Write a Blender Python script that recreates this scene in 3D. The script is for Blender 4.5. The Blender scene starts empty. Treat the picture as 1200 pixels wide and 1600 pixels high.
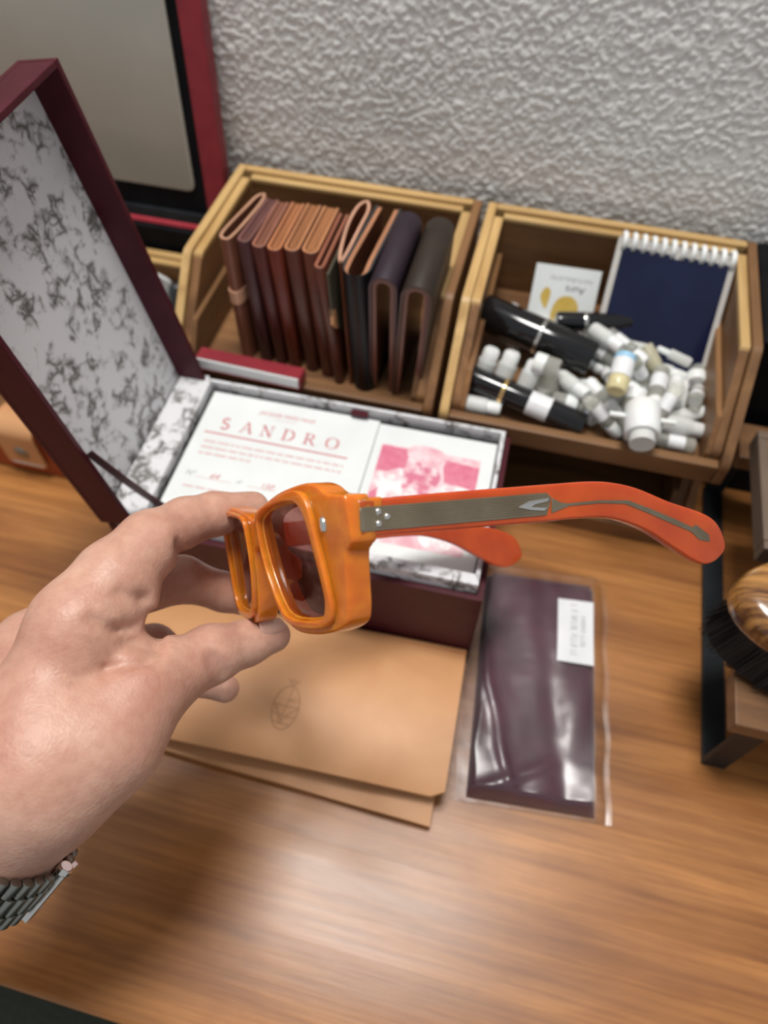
import bpy, bmesh, math, random
import numpy as np
from mathutils import Vector, Matrix, Euler

# ---------------------------------------------------------------- camera, light, exposure
S = 0.01                      # all dimensions below are in centimetres
scene = bpy.context.scene
scn_col = scene.collection

cam_data = bpy.data.cameras.new('camera')
cam = bpy.data.objects.new('camera', cam_data)
scn_col.objects.link(cam)
cam.location = (20.6048*S, -43.1146*S, 40.1601*S)
cam.rotation_euler = (0.602334, -0.009378, 0.247557)
cam_data.sensor_fit = 'VERTICAL'
cam_data.sensor_height = 36.0
cam_data.lens = 1134.19/1600*36.0
cam_data.clip_start = 0.01
cam_data.clip_end = 20
cam_data.dof.use_dof = True
cam_data.dof.focus_distance = 0.235
cam_data.dof.aperture_fstop = 8.5
scene.camera = cam

world = bpy.data.worlds.new('room_light')
scene.world = world
world.use_nodes = True
wbg = world.node_tree.nodes['Background']
wbg.inputs[0].default_value = (0.93, 0.97, 1.0, 1)
wbg.inputs[1].default_value = 0.31

def area_light(name, loc, target, size, power, color):
    d = bpy.data.lights.new(name, 'AREA'); d.energy = power; d.color = color
    d.shape = 'DISK'; d.size = size
    o = bpy.data.objects.new(name, d); scn_col.objects.link(o)
    o.location = loc
    o.rotation_euler = (Vector(target)-Vector(loc)).to_track_quat('-Z', 'Y').to_euler()
    return o
area_light('ceiling_lamp', (0.08, -0.13, 1.62), (0.14, -0.22, 0.0), 0.46, 20.0, (1.0, 0.975, 0.935))

vs = scene.view_settings
vs.view_transform = 'Standard'; vs.look = 'None'; vs.gamma = 1.0; vs.use_curve_mapping = False
vs.exposure = 0.40

# ---------------------------------------------------------------- materials
def new_mat(name):
    m = bpy.data.materials.new(name); m.use_nodes = True
    nt = m.node_tree
    return m, nt, nt.nodes['Principled BSDF']

def lerp_mat(name, c1, c2, scale=(60, 60, 60), rough=0.5, rough2=None, detail=4, bump=0.0, bump_scale=None,
             metal=0.0, coat=0.0, sss=0.0, sss_r=(1, .4, .2), sss_scale=0.004, ramp=(0.3, 0.7), dist=0.0,
             rnd=0.0, spec=0.5, trans=0.0, ior=1.45, sheen=0.0, bump_dist=0.0006):
    """Principled surface whose colour wanders between two tones by noise in object space."""
    m, nt, b = new_mat(name)
    N = nt.nodes; L = nt.links
    tc = N.new('ShaderNodeTexCoord'); mp = N.new('ShaderNodeMapping')
    L.new(tc.outputs['Object'], mp.inputs['Vector'])
    mp.inputs['Scale'].default_value = scale
    nz = N.new('ShaderNodeTexNoise'); nz.inputs['Scale'].default_value = 1.0
    nz.inputs['Detail'].default_value = detail; nz.inputs['Distortion'].default_value = dist
    vec = mp.outputs['Vector']
    if rnd:
        oi = N.new('ShaderNodeObjectInfo'); ml = N.new('ShaderNodeMath'); ml.operation = 'MULTIPLY'
        L.new(oi.outputs['Random'], ml.inputs[0]); ml.inputs[1].default_value = 37.0
        va = N.new('ShaderNodeVectorMath'); va.operation = 'ADD'
        L.new(vec, va.inputs[0]); L.new(ml.outputs[0], va.inputs[1]); vec = va.outputs[0]
    L.new(vec, nz.inputs['Vector'])
    rp = N.new('ShaderNodeValToRGB')
    rp.color_ramp.elements[0].position = ramp[0]; rp.color_ramp.elements[1].position = ramp[1]
    rp.color_ramp.elements[0].color = (*c1, 1); rp.color_ramp.elements[1].color = (*c2, 1)
    L.new(nz.outputs['Fac'], rp.inputs['Fac'])
    col = rp.outputs['Color']
    if rnd:
        hs = N.new('ShaderNodeHueSaturation')
        mr = N.new('ShaderNodeMapRange'); mr.inputs['To Min'].default_value = 1-rnd; mr.inputs['To Max'].default_value = 1+rnd
        L.new(oi.outputs['Random'], mr.inputs['Value']); L.new(mr.outputs[0], hs.inputs['Value'])
        L.new(col, hs.inputs['Color']); col = hs.outputs['Color']
    L.new(col, b.inputs['Base Color'])
    b.inputs['Roughness'].default_value = rough
    if rough2 is not None:
        mr2 = N.new('ShaderNodeMapRange'); mr2.inputs['To Min'].default_value = rough; mr2.inputs['To Max'].default_value = rough2
        L.new(nz.outputs['Fac'], mr2.inputs['Value']); L.new(mr2.outputs[0], b.inputs['Roughness'])
    b.inputs['Metallic'].default_value = metal
    b.inputs['Coat Weight'].default_value = coat
    b.inputs['Coat Roughness'].default_value = 0.12
    b.inputs['Specular IOR Level'].default_value = spec
    b.inputs['Transmission Weight'].default_value = trans
    b.inputs['IOR'].default_value = ior
    b.inputs['Sheen Weight'].default_value = sheen
    if sss:
        b.inputs['Subsurface Weight'].default_value = sss
        b.inputs['Subsurface Radius'].default_value = sss_r
        b.inputs['Subsurface Scale'].default_value = sss_scale
    if bump:
        n2 = N.new('ShaderNodeTexNoise'); n2.inputs['Scale'].default_value = 1.0; n2.inputs['Detail'].default_value = 5
        mp2 = N.new('ShaderNodeMapping'); mp2.inputs['Scale'].default_value = bump_scale or scale
        L.new(tc.outputs['Object'], mp2.inputs['Vector']); L.new(mp2.outputs['Vector'], n2.inputs['Vector'])
        bp = N.new('ShaderNodeBump'); bp.inputs['Strength'].default_value = bump; bp.inputs['Distance'].default_value = bump_dist
        L.new(n2.outputs['Fac'], bp.inputs['Height']); L.new(bp.outputs['Normal'], b.inputs['Normal'])
    return m

def marble_paper():
    m, nt, b = new_mat('marbled_paper')
    N = nt.nodes; L = nt.links
    tc = N.new('ShaderNodeTexCoord')
    wz = N.new('ShaderNodeTexNoise'); wz.inputs['Scale'].default_value = 55; wz.inputs['Detail'].default_value = 3
    L.new(tc.outputs['Object'], wz.inputs['Vector'])
    sc = N.new('ShaderNodeVectorMath'); sc.operation = 'SCALE'; sc.inputs['Scale'].default_value = 0.010
    L.new(wz.outputs['Color'], sc.inputs[0])
    ad = N.new('ShaderNodeVectorMath'); ad.operation = 'ADD'
    L.new(tc.outputs['Object'], ad.inputs[0]); L.new(sc.outputs[0], ad.inputs[1])
    v1 = N.new('ShaderNodeTexVoronoi'); v1.feature = 'DISTANCE_TO_EDGE'; v1.inputs['Scale'].default_value = 115
    v2 = N.new('ShaderNodeTexVoronoi'); v2.feature = 'DISTANCE_TO_EDGE'; v2.inputs['Scale'].default_value = 230
    L.new(ad.outputs[0], v1.inputs['Vector']); L.new(ad.outputs[0], v2.inputs['Vector'])
    mask = N.new('ShaderNodeTexNoise'); mask.inputs['Scale'].default_value = 75; mask.inputs['Detail'].default_value = 6
    mask.inputs['Roughness'].default_value = 0.62
    L.new(ad.outputs[0], mask.inputs['Vector'])
    def mr(src, a, b_, lo, hi):
        n = N.new('ShaderNodeMapRange'); n.inputs['From Min'].default_value = a; n.inputs['From Max'].default_value = b_
        n.inputs['To Min'].default_value = lo; n.inputs['To Max'].default_value = hi
        L.new(src, n.inputs['Value']); return n.outputs[0]
    def op(k, a, b_):
        n = N.new('ShaderNodeMath'); n.operation = k
        for i, s in enumerate((a, b_)):
            if isinstance(s, float): n.inputs[i].default_value = s
            else: L.new(s, n.inputs[i])
        return n.outputs[0]
    e1 = mr(v1.outputs['Distance'], 0.0, 0.20, 1, 0)
    e2 = mr(v2.outputs['Distance'], 0.0, 0.22, 1, 0)
    k1 = mr(mask.outputs['Fac'], 0.475, 0.57, 0, 1)
    k2 = mr(mask.outputs['Fac'], 0.53, 0.62, 0, 1)
    f = op('MAXIMUM', op('MULTIPLY', e1, k1), op('MULTIPLY', e2, k2))
    mx = N.new('ShaderNodeMix'); mx.data_type = 'RGBA'
    mx.inputs['A'].default_value = (0.66, 0.66, 0.68, 1); mx.inputs['B'].default_value = (0.085, 0.077, 0.065, 1)
    L.new(f, mx.inputs['Factor']); L.new(mx.outputs['Result'], b.inputs['Base Color'])
    b.inputs['Roughness'].default_value = 0.6
    return m

def clear_film(name, tint=(0.96, 0.96, 0.97), rough=0.08, base=0.06, gain=0.9, bump=0.0, bscale=60):
    """Thin clear plastic or glass: transparent with a glossy coat that grows at glancing angles."""
    m = bpy.data.materials.new(name); m.use_nodes = True
    nt = m.node_tree; N = nt.nodes; L = nt.links
    for n in list(N): N.remove(n)
    out = N.new('ShaderNodeOutputMaterial'); mix = N.new('ShaderNodeMixShader')
    tr = N.new('ShaderNodeBsdfTransparent'); tr.inputs['Color'].default_value = (*tint, 1)
    gl = N.new('ShaderNodeBsdfGlossy'); gl.inputs['Roughness'].default_value = rough
    fr = N.new('ShaderNodeLayerWeight'); fr.inputs['Blend'].default_value = 0.5
    pw = N.new('ShaderNodeMath'); pw.operation = 'POWER'; pw.inputs[1].default_value = 4.0
    L.new(fr.outputs['Facing'], pw.inputs[0])
    ma = N.new('ShaderNodeMath'); ma.operation = 'MULTIPLY_ADD'; ma.use_clamp = True
    ma.inputs[1].default_value = gain; ma.inputs[2].default_value = base
    L.new(pw.outputs[0], ma.inputs[0]); L.new(ma.outputs[0], mix.inputs['Fac'])
    L.new(tr.outputs[0], mix.inputs[1]); L.new(gl.outputs[0], mix.inputs[2]); L.new(mix.outputs[0], out.inputs['Surface'])
    if bump:
        tc = N.new('ShaderNodeTexCoord'); nz = N.new('ShaderNodeTexNoise'); nz.inputs['Scale'].default_value = bscale
        bp = N.new('ShaderNodeBump'); bp.inputs['Strength'].default_value = bump; bp.inputs['Distance'].default_value = 0.003
        L.new(tc.outputs['Object'], nz.inputs['Vector']); L.new(nz.outputs['Fac'], bp.inputs['Height'])
        L.new(bp.outputs['Normal'], gl.inputs['Normal']); L.new(bp.outputs['Normal'], fr.inputs['Normal'])
    return m

M = {}
def desk_mat():
    m, nt, b = new_mat('desk_wood'); N = nt.nodes; L = nt.links
    tc = N.new('ShaderNodeTexCoord'); oi = N.new('ShaderNodeObjectInfo')
    def noise(scale, det, rough, dist):
        mp = N.new('ShaderNodeMapping'); mp.inputs['Scale'].default_value = scale; L.new(tc.outputs['Object'], mp.inputs['Vector'])
        ml = N.new('ShaderNodeMath'); ml.operation = 'MULTIPLY'; ml.inputs[1].default_value = 23.0; L.new(oi.outputs['Random'], ml.inputs[0])
        va = N.new('ShaderNodeVectorMath'); va.operation = 'ADD'; L.new(mp.outputs['Vector'], va.inputs[0]); L.new(ml.outputs[0], va.inputs[1])
        n = N.new('ShaderNodeTexNoise'); n.inputs['Scale'].default_value = 1; n.inputs['Detail'].default_value = det
        n.inputs['Roughness'].default_value = rough; n.inputs['Distortion'].default_value = dist
        L.new(va.outputs[0], n.inputs['Vector']); return n.outputs['Fac']
    def ramp(src, p0, c0, p1, c1):
        r = N.new('ShaderNodeValToRGB'); e = r.color_ramp.elements
        e[0].position = p0; e[0].color = (*c0, 1); e[1].position = p1; e[1].color = (*c1, 1); L.new(src, r.inputs['Fac']); return r.outputs['Color']
    def mul(a, c, fac):
        x = N.new('ShaderNodeMix'); x.data_type = 'RGBA'; x.blend_type = 'MULTIPLY'; x.inputs['Factor'].default_value = fac
        L.new(a, x.inputs['A']); L.new(c, x.inputs['B']); return x.outputs['Result']
    col = ramp(noise((3.5, 45, 45), 5, 0.5, 0.4), 0.28, (0.235, 0.086, 0.022), 0.72, (0.50, 0.215, 0.060))     # growth figure
    col = mul(col, ramp(noise((14, 330, 330), 6, 0.6, 0.1), 0.36, (0.60, 0.52, 0.46), 0.60, (1.08, 1.08, 1.08)), 0.55)   # fine grain
    col = mul(col, ramp(noise((7, 16, 16), 5, 0.6, 0.8), 0.34, (0.62, 0.52, 0.45), 0.55, (1, 1, 1)), 0.55)    # old stains
    L.new(col, b.inputs['Base Color'])
    mr = N.new('ShaderNodeMapRange'); mr.inputs['To Min'].default_value = 0.26; mr.inputs['To Max'].default_value = 0.44
    L.new(noise((12, 60, 60), 5, 0.6, 0.3), mr.inputs['Value']); L.new(mr.outputs[0], b.inputs['Roughness'])
    bp = N.new('ShaderNodeBump'); bp.inputs['Strength'].default_value = 0.14; bp.inputs['Distance'].default_value = 0.0004
    L.new(noise((14, 330, 330), 6, 0.6, 0.1), bp.inputs['Height']); L.new(bp.outputs['Normal'], b.inputs['Normal'])
    return m
M['desk'] = desk_mat()
M['wall'] = lerp_mat('white_stucco', (0.76, 0.745, 0.72), (0.84, 0.825, 0.80), (40, 40, 40), 0.85, bump=0.35, bump_scale=(500, 500, 500))
M['floor'] = lerp_mat('dark_carpet', (0.03, 0.033, 0.024), (0.06, 0.064, 0.048), (200, 200, 200), 0.95, bump=0.6, bump_scale=(900, 900, 900))
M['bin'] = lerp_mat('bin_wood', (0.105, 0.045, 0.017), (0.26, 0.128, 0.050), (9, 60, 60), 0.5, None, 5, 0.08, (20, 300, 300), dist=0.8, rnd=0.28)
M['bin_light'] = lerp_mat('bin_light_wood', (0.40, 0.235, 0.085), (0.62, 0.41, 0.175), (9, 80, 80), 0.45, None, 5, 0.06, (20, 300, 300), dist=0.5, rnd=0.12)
M['maroon'] = lerp_mat('maroon_paper', (0.050, 0.005, 0.010), (0.070, 0.008, 0.015), (90, 90, 90), 0.45, spec=0.28, bump=0.12, bump_scale=(900, 900, 900))
M['marble'] = marble_paper()
M['card'] = lerp_mat('white_card', (0.69, 0.715, 0.71), (0.74, 0.765, 0.76), (40, 40, 40), 0.55)
M['red_ink'] = lerp_mat('dusty_red_ink', (0.50, 0.10, 0.12), (0.58, 0.16, 0.17), (300, 300, 300), 0.6)
M['faint_ink'] = lerp_mat('faint_red_ink', (0.60, 0.40, 0.40), (0.66, 0.47, 0.46), (300, 300, 300), 0.6)
M['grey_ink'] = lerp_mat('grey_ink', (0.28, 0.27, 0.27), (0.36, 0.35, 0.35), (300, 300, 300), 0.6)
M['pink'] = lerp_mat('pink_print', (0.60, 0.13, 0.22), (0.68, 0.22, 0.31), (250, 250, 250), 0.5)
M['pink_pale'] = lerp_mat('pale_pink_print', (0.70, 0.36, 0.42), (0.80, 0.60, 0.63), (130, 130, 130), 0.5, detail=6, ramp=(0.35, 0.6))
M['pink_white'] = lerp_mat('pinkish_white_print', (0.72, 0.45, 0.50), (0.84, 0.80, 0.80), (160, 160, 160), 0.5, detail=6, ramp=(0.34, 0.52))
M['acetate'] = lerp_mat('orange_acetate', (0.54, 0.135, 0.008), (0.68, 0.205, 0.012), (70, 70, 70), 0.22, None, 3, sss=0.85, sss_r=(1.0, 0.32, 0.05), sss_scale=0.006, coat=0.35, dist=1.5)
M['acetate_red'] = lerp_mat('reddish_orange_acetate', (0.40, 0.048, 0.006), (0.50, 0.074, 0.008), (60, 60, 60), 0.2, None, 3, sss=0.85, sss_r=(1.0, 0.22, 0.05), sss_scale=0.005, coat=0.4)
M['plaque'] = lerp_mat('antique_silver', (0.26, 0.21, 0.145), (0.34, 0.285, 0.205), (80, 80, 80), 0.36, metal=0.9)
M['silver'] = lerp_mat('polished_silver', (0.72, 0.70, 0.66), (0.8, 0.79, 0.76), (80, 80, 80), 0.18, metal=1.0)
M['steel'] = lerp_mat('brushed_steel', (0.25, 0.25, 0.22), (0.33, 0.33, 0.30), (900, 60, 60), 0.34, metal=1.0)
M['gold'] = lerp_mat('gold_ring', (0.85, 0.58, 0.22), (0.9, 0.65, 0.3), (80, 80, 80), 0.2, metal=1.0)
M['lens'] = clear_film('burgundy_lens', (0.56, 0.35, 0.33), 0.03, 0.05, 0.8)
M['veg_tan'] = lerp_mat('natural_veg_tan_leather', (0.53, 0.255, 0.108), (0.60, 0.31, 0.142), (30, 30, 30), 0.48, bump=0.08, bump_scale=(700, 700, 700), dist=0.5)
M['deboss'] = lerp_mat('debossed_leather', (0.36, 0.165, 0.062), (0.42, 0.20, 0.08), (90, 90, 90), 0.5)
M['plum_cloth'] = lerp_mat('plum_microfibre', (0.050, 0.010, 0.022), (0.085, 0.020, 0.036), (60, 60, 60), 0.7, sheen=0.25)
M['film'] = clear_film('clear_plastic_film', (0.97, 0.97, 0.98), 0.24, 0.07, 0.7, 0.25, 40)
M['label_white'] = lerp_mat('white_sticker', (0.72, 0.73, 0.74), (0.80, 0.80, 0.81), (60, 60, 60), 0.35)
M['black_metal'] = lerp_mat('black_painted_metal', (0.010, 0.012, 0.014), (0.020, 0.022, 0.025), (60, 60, 60), 0.42, spec=0.3)
M['black'] = lerp_mat('black_board', (0.004, 0.004, 0.005), (0.008, 0.008, 0.009), (60, 60, 60), 0.6, spec=0.12)
M['red_leather'] = lerp_mat('red_leatherette', (0.20, 0.014, 0.024), (0.27, 0.022, 0.033), (60, 60, 60), 0.45, bump=0.15, bump_scale=(600, 600, 600))
M['red_toplit'] = lerp_mat('toplit_red_leatherette', (0.66, 0.06, 0.09), (0.74, 0.08, 0.11), (60, 60, 60), 0.45)  # frame red made brighter: top light on the lower edge put into the colour
M['pane'] = lerp_mat('greyish_acrylic_pane', (0.38, 0.365, 0.31), (0.46, 0.44, 0.385), (9, 9, 9), 0.22, bump=0.10, bump_scale=(30, 45, 30), coat=0.5, bump_dist=0.002)
M['orange_leather'] = lerp_mat('orange_red_leather', (0.24, 0.035, 0.010), (0.36, 0.065, 0.014), (40, 40, 40), 0.4, bump=0.1, bump_scale=(600, 600, 600))
M['walnut'] = lerp_mat('stand_wood', (0.085, 0.040, 0.018), (0.20, 0.10, 0.045), (14, 70, 70), 0.4, dist=0.8, bump=0.08, bump_scale=(20, 300, 300))
M['brush_wood'] = lerp_mat('brush_handle_wood', (0.09, 0.032, 0.008), (0.48, 0.23, 0.065), (10, 240, 60), 0.22, dist=0.4, ramp=(0.35, 0.62), coat=0.5)
M['bristle'] = lerp_mat('black_bristle', (0.003, 0.003, 0.003), (0.008, 0.008, 0.008), (90, 90, 90), 0.6)
M['gloss_black'] = lerp_mat('glossy_black_plastic', (0.004, 0.004, 0.005), (0.007, 0.007, 0.008), (60, 60, 60), 0.12, coat=0.4)
M['navy'] = lerp_mat('navy_cover', (0.003, 0.005, 0.024), (0.006, 0.009, 0.038), (25, 25, 25), 0.16)
M['page_edge'] = lerp_mat('grey_page_border', (0.42, 0.40, 0.37), (0.48, 0.46, 0.43), (60, 60, 60), 0.5)
M['white_plastic'] = lerp_mat('white_plastic', (0.76, 0.77, 0.76), (0.82, 0.83, 0.82), (60, 60, 60), 0.35, sss=0.3, sss_scale=0.003)
M['frost'] = lerp_mat('frosted_plastic', (0.74, 0.75, 0.72), (0.84, 0.85, 0.83), (60, 60, 60), 0.3, trans=0.25, ior=1.2)
M['vial_glass'] = lerp_mat('vial_glass', (0.80, 0.80, 0.72), (0.88, 0.88, 0.82), (60, 60, 60), 0.08, trans=0.72, ior=1.15)
M['juice'] = lerp_mat('pale_yellow_liquid', (0.80, 0.70, 0.38), (0.86, 0.78, 0.50), (60, 60, 60), 0.1, trans=0.25, ior=1.33)
M['pink_mid'] = lerp_mat('mottled_pink_print', (0.62, 0.17, 0.26), (0.83, 0.72, 0.73), (170, 170, 170), 0.5, detail=5, ramp=(0.40, 0.62))
M['sky_blue'] = lerp_mat('sky_blue_band', (0.30, 0.52, 0.70), (0.34, 0.56, 0.74), (60, 60, 60), 0.4)
M['yellow_print'] = lerp_mat('yellow_print', (0.55, 0.36, 0.06), (0.62, 0.45, 0.12), (120, 120, 120), 0.5)
M['dark_ink'] = lerp_mat('dark_ink', (0.05, 0.05, 0.055), (0.08, 0.08, 0.085), (120, 120, 120), 0.5)
M['nail'] = lerp_mat('finger_nail', (0.56, 0.31, 0.24), (0.62, 0.37, 0.29), (120, 120, 120), 0.28, sss=0.3, sss_scale=0.002)

# ---------------------------------------------------------------- mesh helpers
def put(name, me, mat=None, parent=None, loc=(0, 0, 0), rot=(0, 0, 0), mats=None):
    o = bpy.data.objects.new(name, me)
    scn_col.objects.link(o)
    for m_ in (mats or ([mat] if mat else [])):
        if len(me.materials) < len(mats or [mat]): me.materials.append(m_)
    o.location = Vector(loc)*S
    o.rotation_euler = rot
    if parent: o.parent = parent
    return o

def to_mesh(name, verts, faces, mi=None, smooth=None, bevel=0.0, segs=2, recalc=True, merge=0.0):
    me = bpy.data.meshes.new(name)
    me.from_pydata([(v[0]*S, v[1]*S, v[2]*S) for v in verts], [], faces)
    if mi is not None:
        me.polygons.foreach_set('material_index', mi)
    if bevel or recalc or merge:
        bm = bmesh.new(); bm.from_mesh(me)
        if merge: bmesh.ops.remove_doubles(bm, verts=bm.verts, dist=merge*S)
        if recalc: bmesh.ops.recalc_face_normals(bm, faces=bm.faces)
        if bevel:
            es = [e for e in bm.edges if len(e.link_faces) == 2 and e.calc_face_angle(0) > 0.6]
            bmesh.ops.bevel(bm, geom=es, offset=bevel*S, segments=segs, profile=0.5, affect='EDGES', clamp_overlap=True)
        bm.to_mesh(me); bm.free()
    if smooth is not None:
        me.polygons.foreach_set('use_smooth', [True]*len(me.polygons))
        me.set_sharp_from_angle(angle=math.radians(smooth))
    me.update()
    return me

class Geo:
    """collects simple solids that belong to one part"""
    def __init__(self): self.v = []; self.f = []; self.m = []
    def add(self, verts, faces, mi=0, mtx=None):
        n = len(self.v)
        if mtx is not None: verts = [tuple(mtx @ Vector(p)) for p in verts]
        self.v += [tuple(p) for p in verts]
        self.f += [tuple(i+n for i in f) for f in faces]
        self.m += [mi]*len(faces)
        return self
    def box(self, x0, x1, y0, y1, z0, z1, mi=0, mtx=None):
        return self.add([(x0, y0, z0), (x1, y0, z0), (x1, y1, z0), (x0, y1, z0), (x0, y0, z1), (x1, y0, z1), (x1, y1, z1), (x0, y1, z1)],
                        [(0, 3, 2, 1), (4, 5, 6, 7), (0, 1, 5, 4), (1, 2, 6, 5), (2, 3, 7, 6), (3, 0, 4, 7)], mi, mtx)
    def prism(self, poly, axis, a, b, mi=0, mi_cap=None, mtx=None):
        n = len(poly)
        def pt(p, t):
            return {'x': (t, p[0], p[1]), 'y': (p[0], t, p[1]), 'z': (p[0], p[1], t)}[axis]
        v = [pt(p, a) for p in poly]+[pt(p, b) for p in poly]
        sides = [(i, (i+1) % n, n+(i+1) % n, n+i) for i in range(n)]
        self.add(v, sides, mi, mtx)
        k = len(self.v)-2*n
        self.f += [tuple(k+i for i in range(n-1, -1, -1)), tuple(k+n+i for i in range(n))]
        self.m += [mi if mi_cap is None else mi_cap]*2
        return self
    def strip(self, outer, inner, axis, a, b, mi=0, mi_cap=0, closed=False):
        """a band between two polylines of equal length, extruded (folded leather seen end on)"""
        n = len(outer)
        def pt(p, t): return {'x': (t, p[0], p[1]), 'y': (p[0], t, p[1]), 'z': (p[0], p[1], t)}[axis]
        k = len(self.v)
        self.v += [pt(p, a) for p in outer]+[pt(p, a) for p in inner]+[pt(p, b) for p in outer]+[pt(p, b) for p in inner]
        def q(*f, m_): self.f.append(tuple(k+i for i in f)); self.m.append(m_)
        rng = range(n if closed else n-1)
        for i in rng:
            j = (i+1) % n
            q(i, j, n+j, n+i, m_=mi_cap); q(2*n+i, 3*n+i, 3*n+j, 2*n+j, m_=mi_cap)
            q(i, 2*n+i, 2*n+j, j, m_=mi); q(n+i, n+j, 3*n+j, 3*n+i, m_=mi)
        if not closed:
            q(0, n, 3*n, 2*n, m_=mi_cap); q(n-1, 3*n-1, 4*n-1, 2*n-1, m_=mi_cap)
        return self
    def tube(self, pts, r, segs=10, mi=0, caps=True, flat=None):
        pts = [Vector(p) for p in pts]; n = len(pts)
        rs = r if isinstance(r, (list, tuple)) else [r]*n
        k = len(self.v); up = None
        for i, p in enumerate(pts):
            t = (pts[min(i+1, n-1)]-pts[max(i-1, 0)]).normalized()
            if up is None:
                up = t.orthogonal().normalized()
            up = (up-t*up.dot(t)).normalized(); sd = t.cross(up)
            for j in range(segs):
                a = 2*math.pi*j/segs
                self.v.append(tuple(p+(up*math.cos(a)+sd*math.sin(a))*rs[i]))
        for i in range(n-1):
            for j in range(segs):
                j2 = (j+1) % segs
                self.f.append((k+i*segs+j, k+i*segs+j2, k+(i+1)*segs+j2, k+(i+1)*segs+j)); self.m.append(mi)
        if caps:
            self.f.append(tuple(k+j for j in range(segs-1, -1, -1))); self.f.append(tuple(k+(n-1)*segs+j for j in range(segs))); self.m += [mi, mi]
        return self
    def lathe(self, prof, segs=20, mi=0, mtx=None, cap=True):
        """profile [(radius, height)], about local z"""
        v = []; f = []; n = len(prof)
        for r, z in prof:
            for j in range(segs):
                a = 2*math.pi*j/segs; v.append((r*math.cos(a), r*math.sin(a), z))
        for i in range(n-1):
            for j in range(segs):
                j2 = (j+1) % segs; f.append((i*segs+j, i*segs+j2, (i+1)*segs+j2, (i+1)*segs+j))
        if cap:
            f.append(tuple(range(segs-1, -1, -1))); f.append(tuple((n-1)*segs+j for j in range(segs)))
        return self.add(v, f, mi, mtx)
    def grid(self, P, mi=0):
        nu = len(P); nv = len(P[0]); k = len(self.v)
        for row in P: self.v += [tuple(p) for p in row]
        for i in range(nu-1):
            for j in range(nv-1):
                self.f.append((k+i*nv+j, k+(i+1)*nv+j, k+(i+1)*nv+j+1, k+i*nv+j+1)); self.m.append(mi)
        return self
    def slab(self, fn, us, vs_, th, mi=0):
        """sheet with thickness: fn(u,v)->(x,y,z) is the top, th below it"""
        nu, nv = len(us), len(vs_); k = len(self.v)
        top = [[Vector(fn(u, v)) for v in vs_] for u in us]
        for r in top: self.v += [tuple(p) for p in r]
        for r in top: self.v += [(p.x, p.y, p.z-th) for p in r]
        o = nu*nv
        def q(*f): self.f.append(tuple(k+i for i in f)); self.m.append(mi)
        for i in range(nu-1):
            for j in range(nv-1):
                a, b, c, d = i*nv+j, (i+1)*nv+j, (i+1)*nv+j+1, i*nv+j+1
                q(a, b, c, d); q(o+a, o+d, o+c, o+b)
        for i in range(nu-1):
            q(i*nv, o+i*nv, o+(i+1)*nv, (i+1)*nv); q(i*nv+nv-1, (i+1)*nv+nv-1, o+(i+1)*nv+nv-1, o+i*nv+nv-1)
        for j in range(nv-1):
            q(j, j+1, o+j+1, o+j); a = (nu-1)*nv; q(a+j, o+a+j, o+a+j+1, a+j+1)
        return self
    def mesh(self, name, **kw):
        return to_mesh(name, self.v, self.f, self.m, **kw)
    def part(self, name, mat, parent=None, loc=(0, 0, 0), rot=(0, 0, 0), **kw):
        mats = mat if isinstance(mat, (list, tuple)) else [mat]
        return put(name, self.mesh(name, **kw), None, parent, loc, rot, mats=list(mats))

def tag(o, label=None, cat=None, group=None, kind=None):
    if label: o['label'] = label
    if cat: o['category'] = cat
    if group: o['group'] = group
    if kind: o['kind'] = kind
    return o

def thing(name, label, cat, loc=(0, 0, 0), rot=(0, 0, 0), group=None):
    o = bpy.data.objects.new(name, None); scn_col.objects.link(o)
    o.empty_display_size = 0.01
    o.location = Vector(loc)*S; o.rotation_euler = rot
    return tag(o, label, cat, group)

def linspace(a, b, n): return [a+(b-a)*i/(n-1) for i in range(n)]

def catmull(pts, n=6, closed=True):
    out = []; m_ = len(pts)
    for i in range(m_ if closed else m_-1):
        p0, p1, p2, p3 = [Vector(pts[(i+k) % m_] if closed else pts[min(max(i+k, 0), m_-1)]) for k in (-1, 0, 1, 2)]
        for s in range(n):
            t = s/n
            out.append(0.5*((2*p1)+(-p0+p2)*t+(2*p0-5*p1+4*p2-p3)*t*t+(-p0+3*p1-3*p2+p3)*t**3))
    if not closed: out.append(Vector(pts[-1]))
    return [tuple(p) for p in out]

def round_poly(pts, r, n=5):
    """polygon with every corner rounded by radius r (or a list of radii)"""
    out = []; m_ = len(pts); rs = r if isinstance(r, (list, tuple)) else [r]*m_
    for i in range(m_):
        p = Vector(pts[i]); a = (Vector(pts[i-1])-p); b = (Vector(pts[(i+1) % m_])-p)
        rr = min(rs[i], a.length*.48, b.length*.48)
        if rr <= 0: out.append(tuple(p)); continue
        a = p+a.normalized()*rr; b = p+b.normalized()*rr
        for s in range(n+1):
            t = s/n; out.append(tuple(a*(1-t)**2+p*2*t*(1-t)+b*t*t))
    return out

def offset_line(pts, d):
    """parallel polyline at distance d to the left"""
    out = []; n = len(pts)
    for i in range(n):
        a = Vector(pts[max(i-1, 0)]); b = Vector(pts[min(i+1, n-1)]); t = (b-a).normalized()
        out.append((pts[i][0]-t.y*d, pts[i][1]+t.x*d))
    return out

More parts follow.
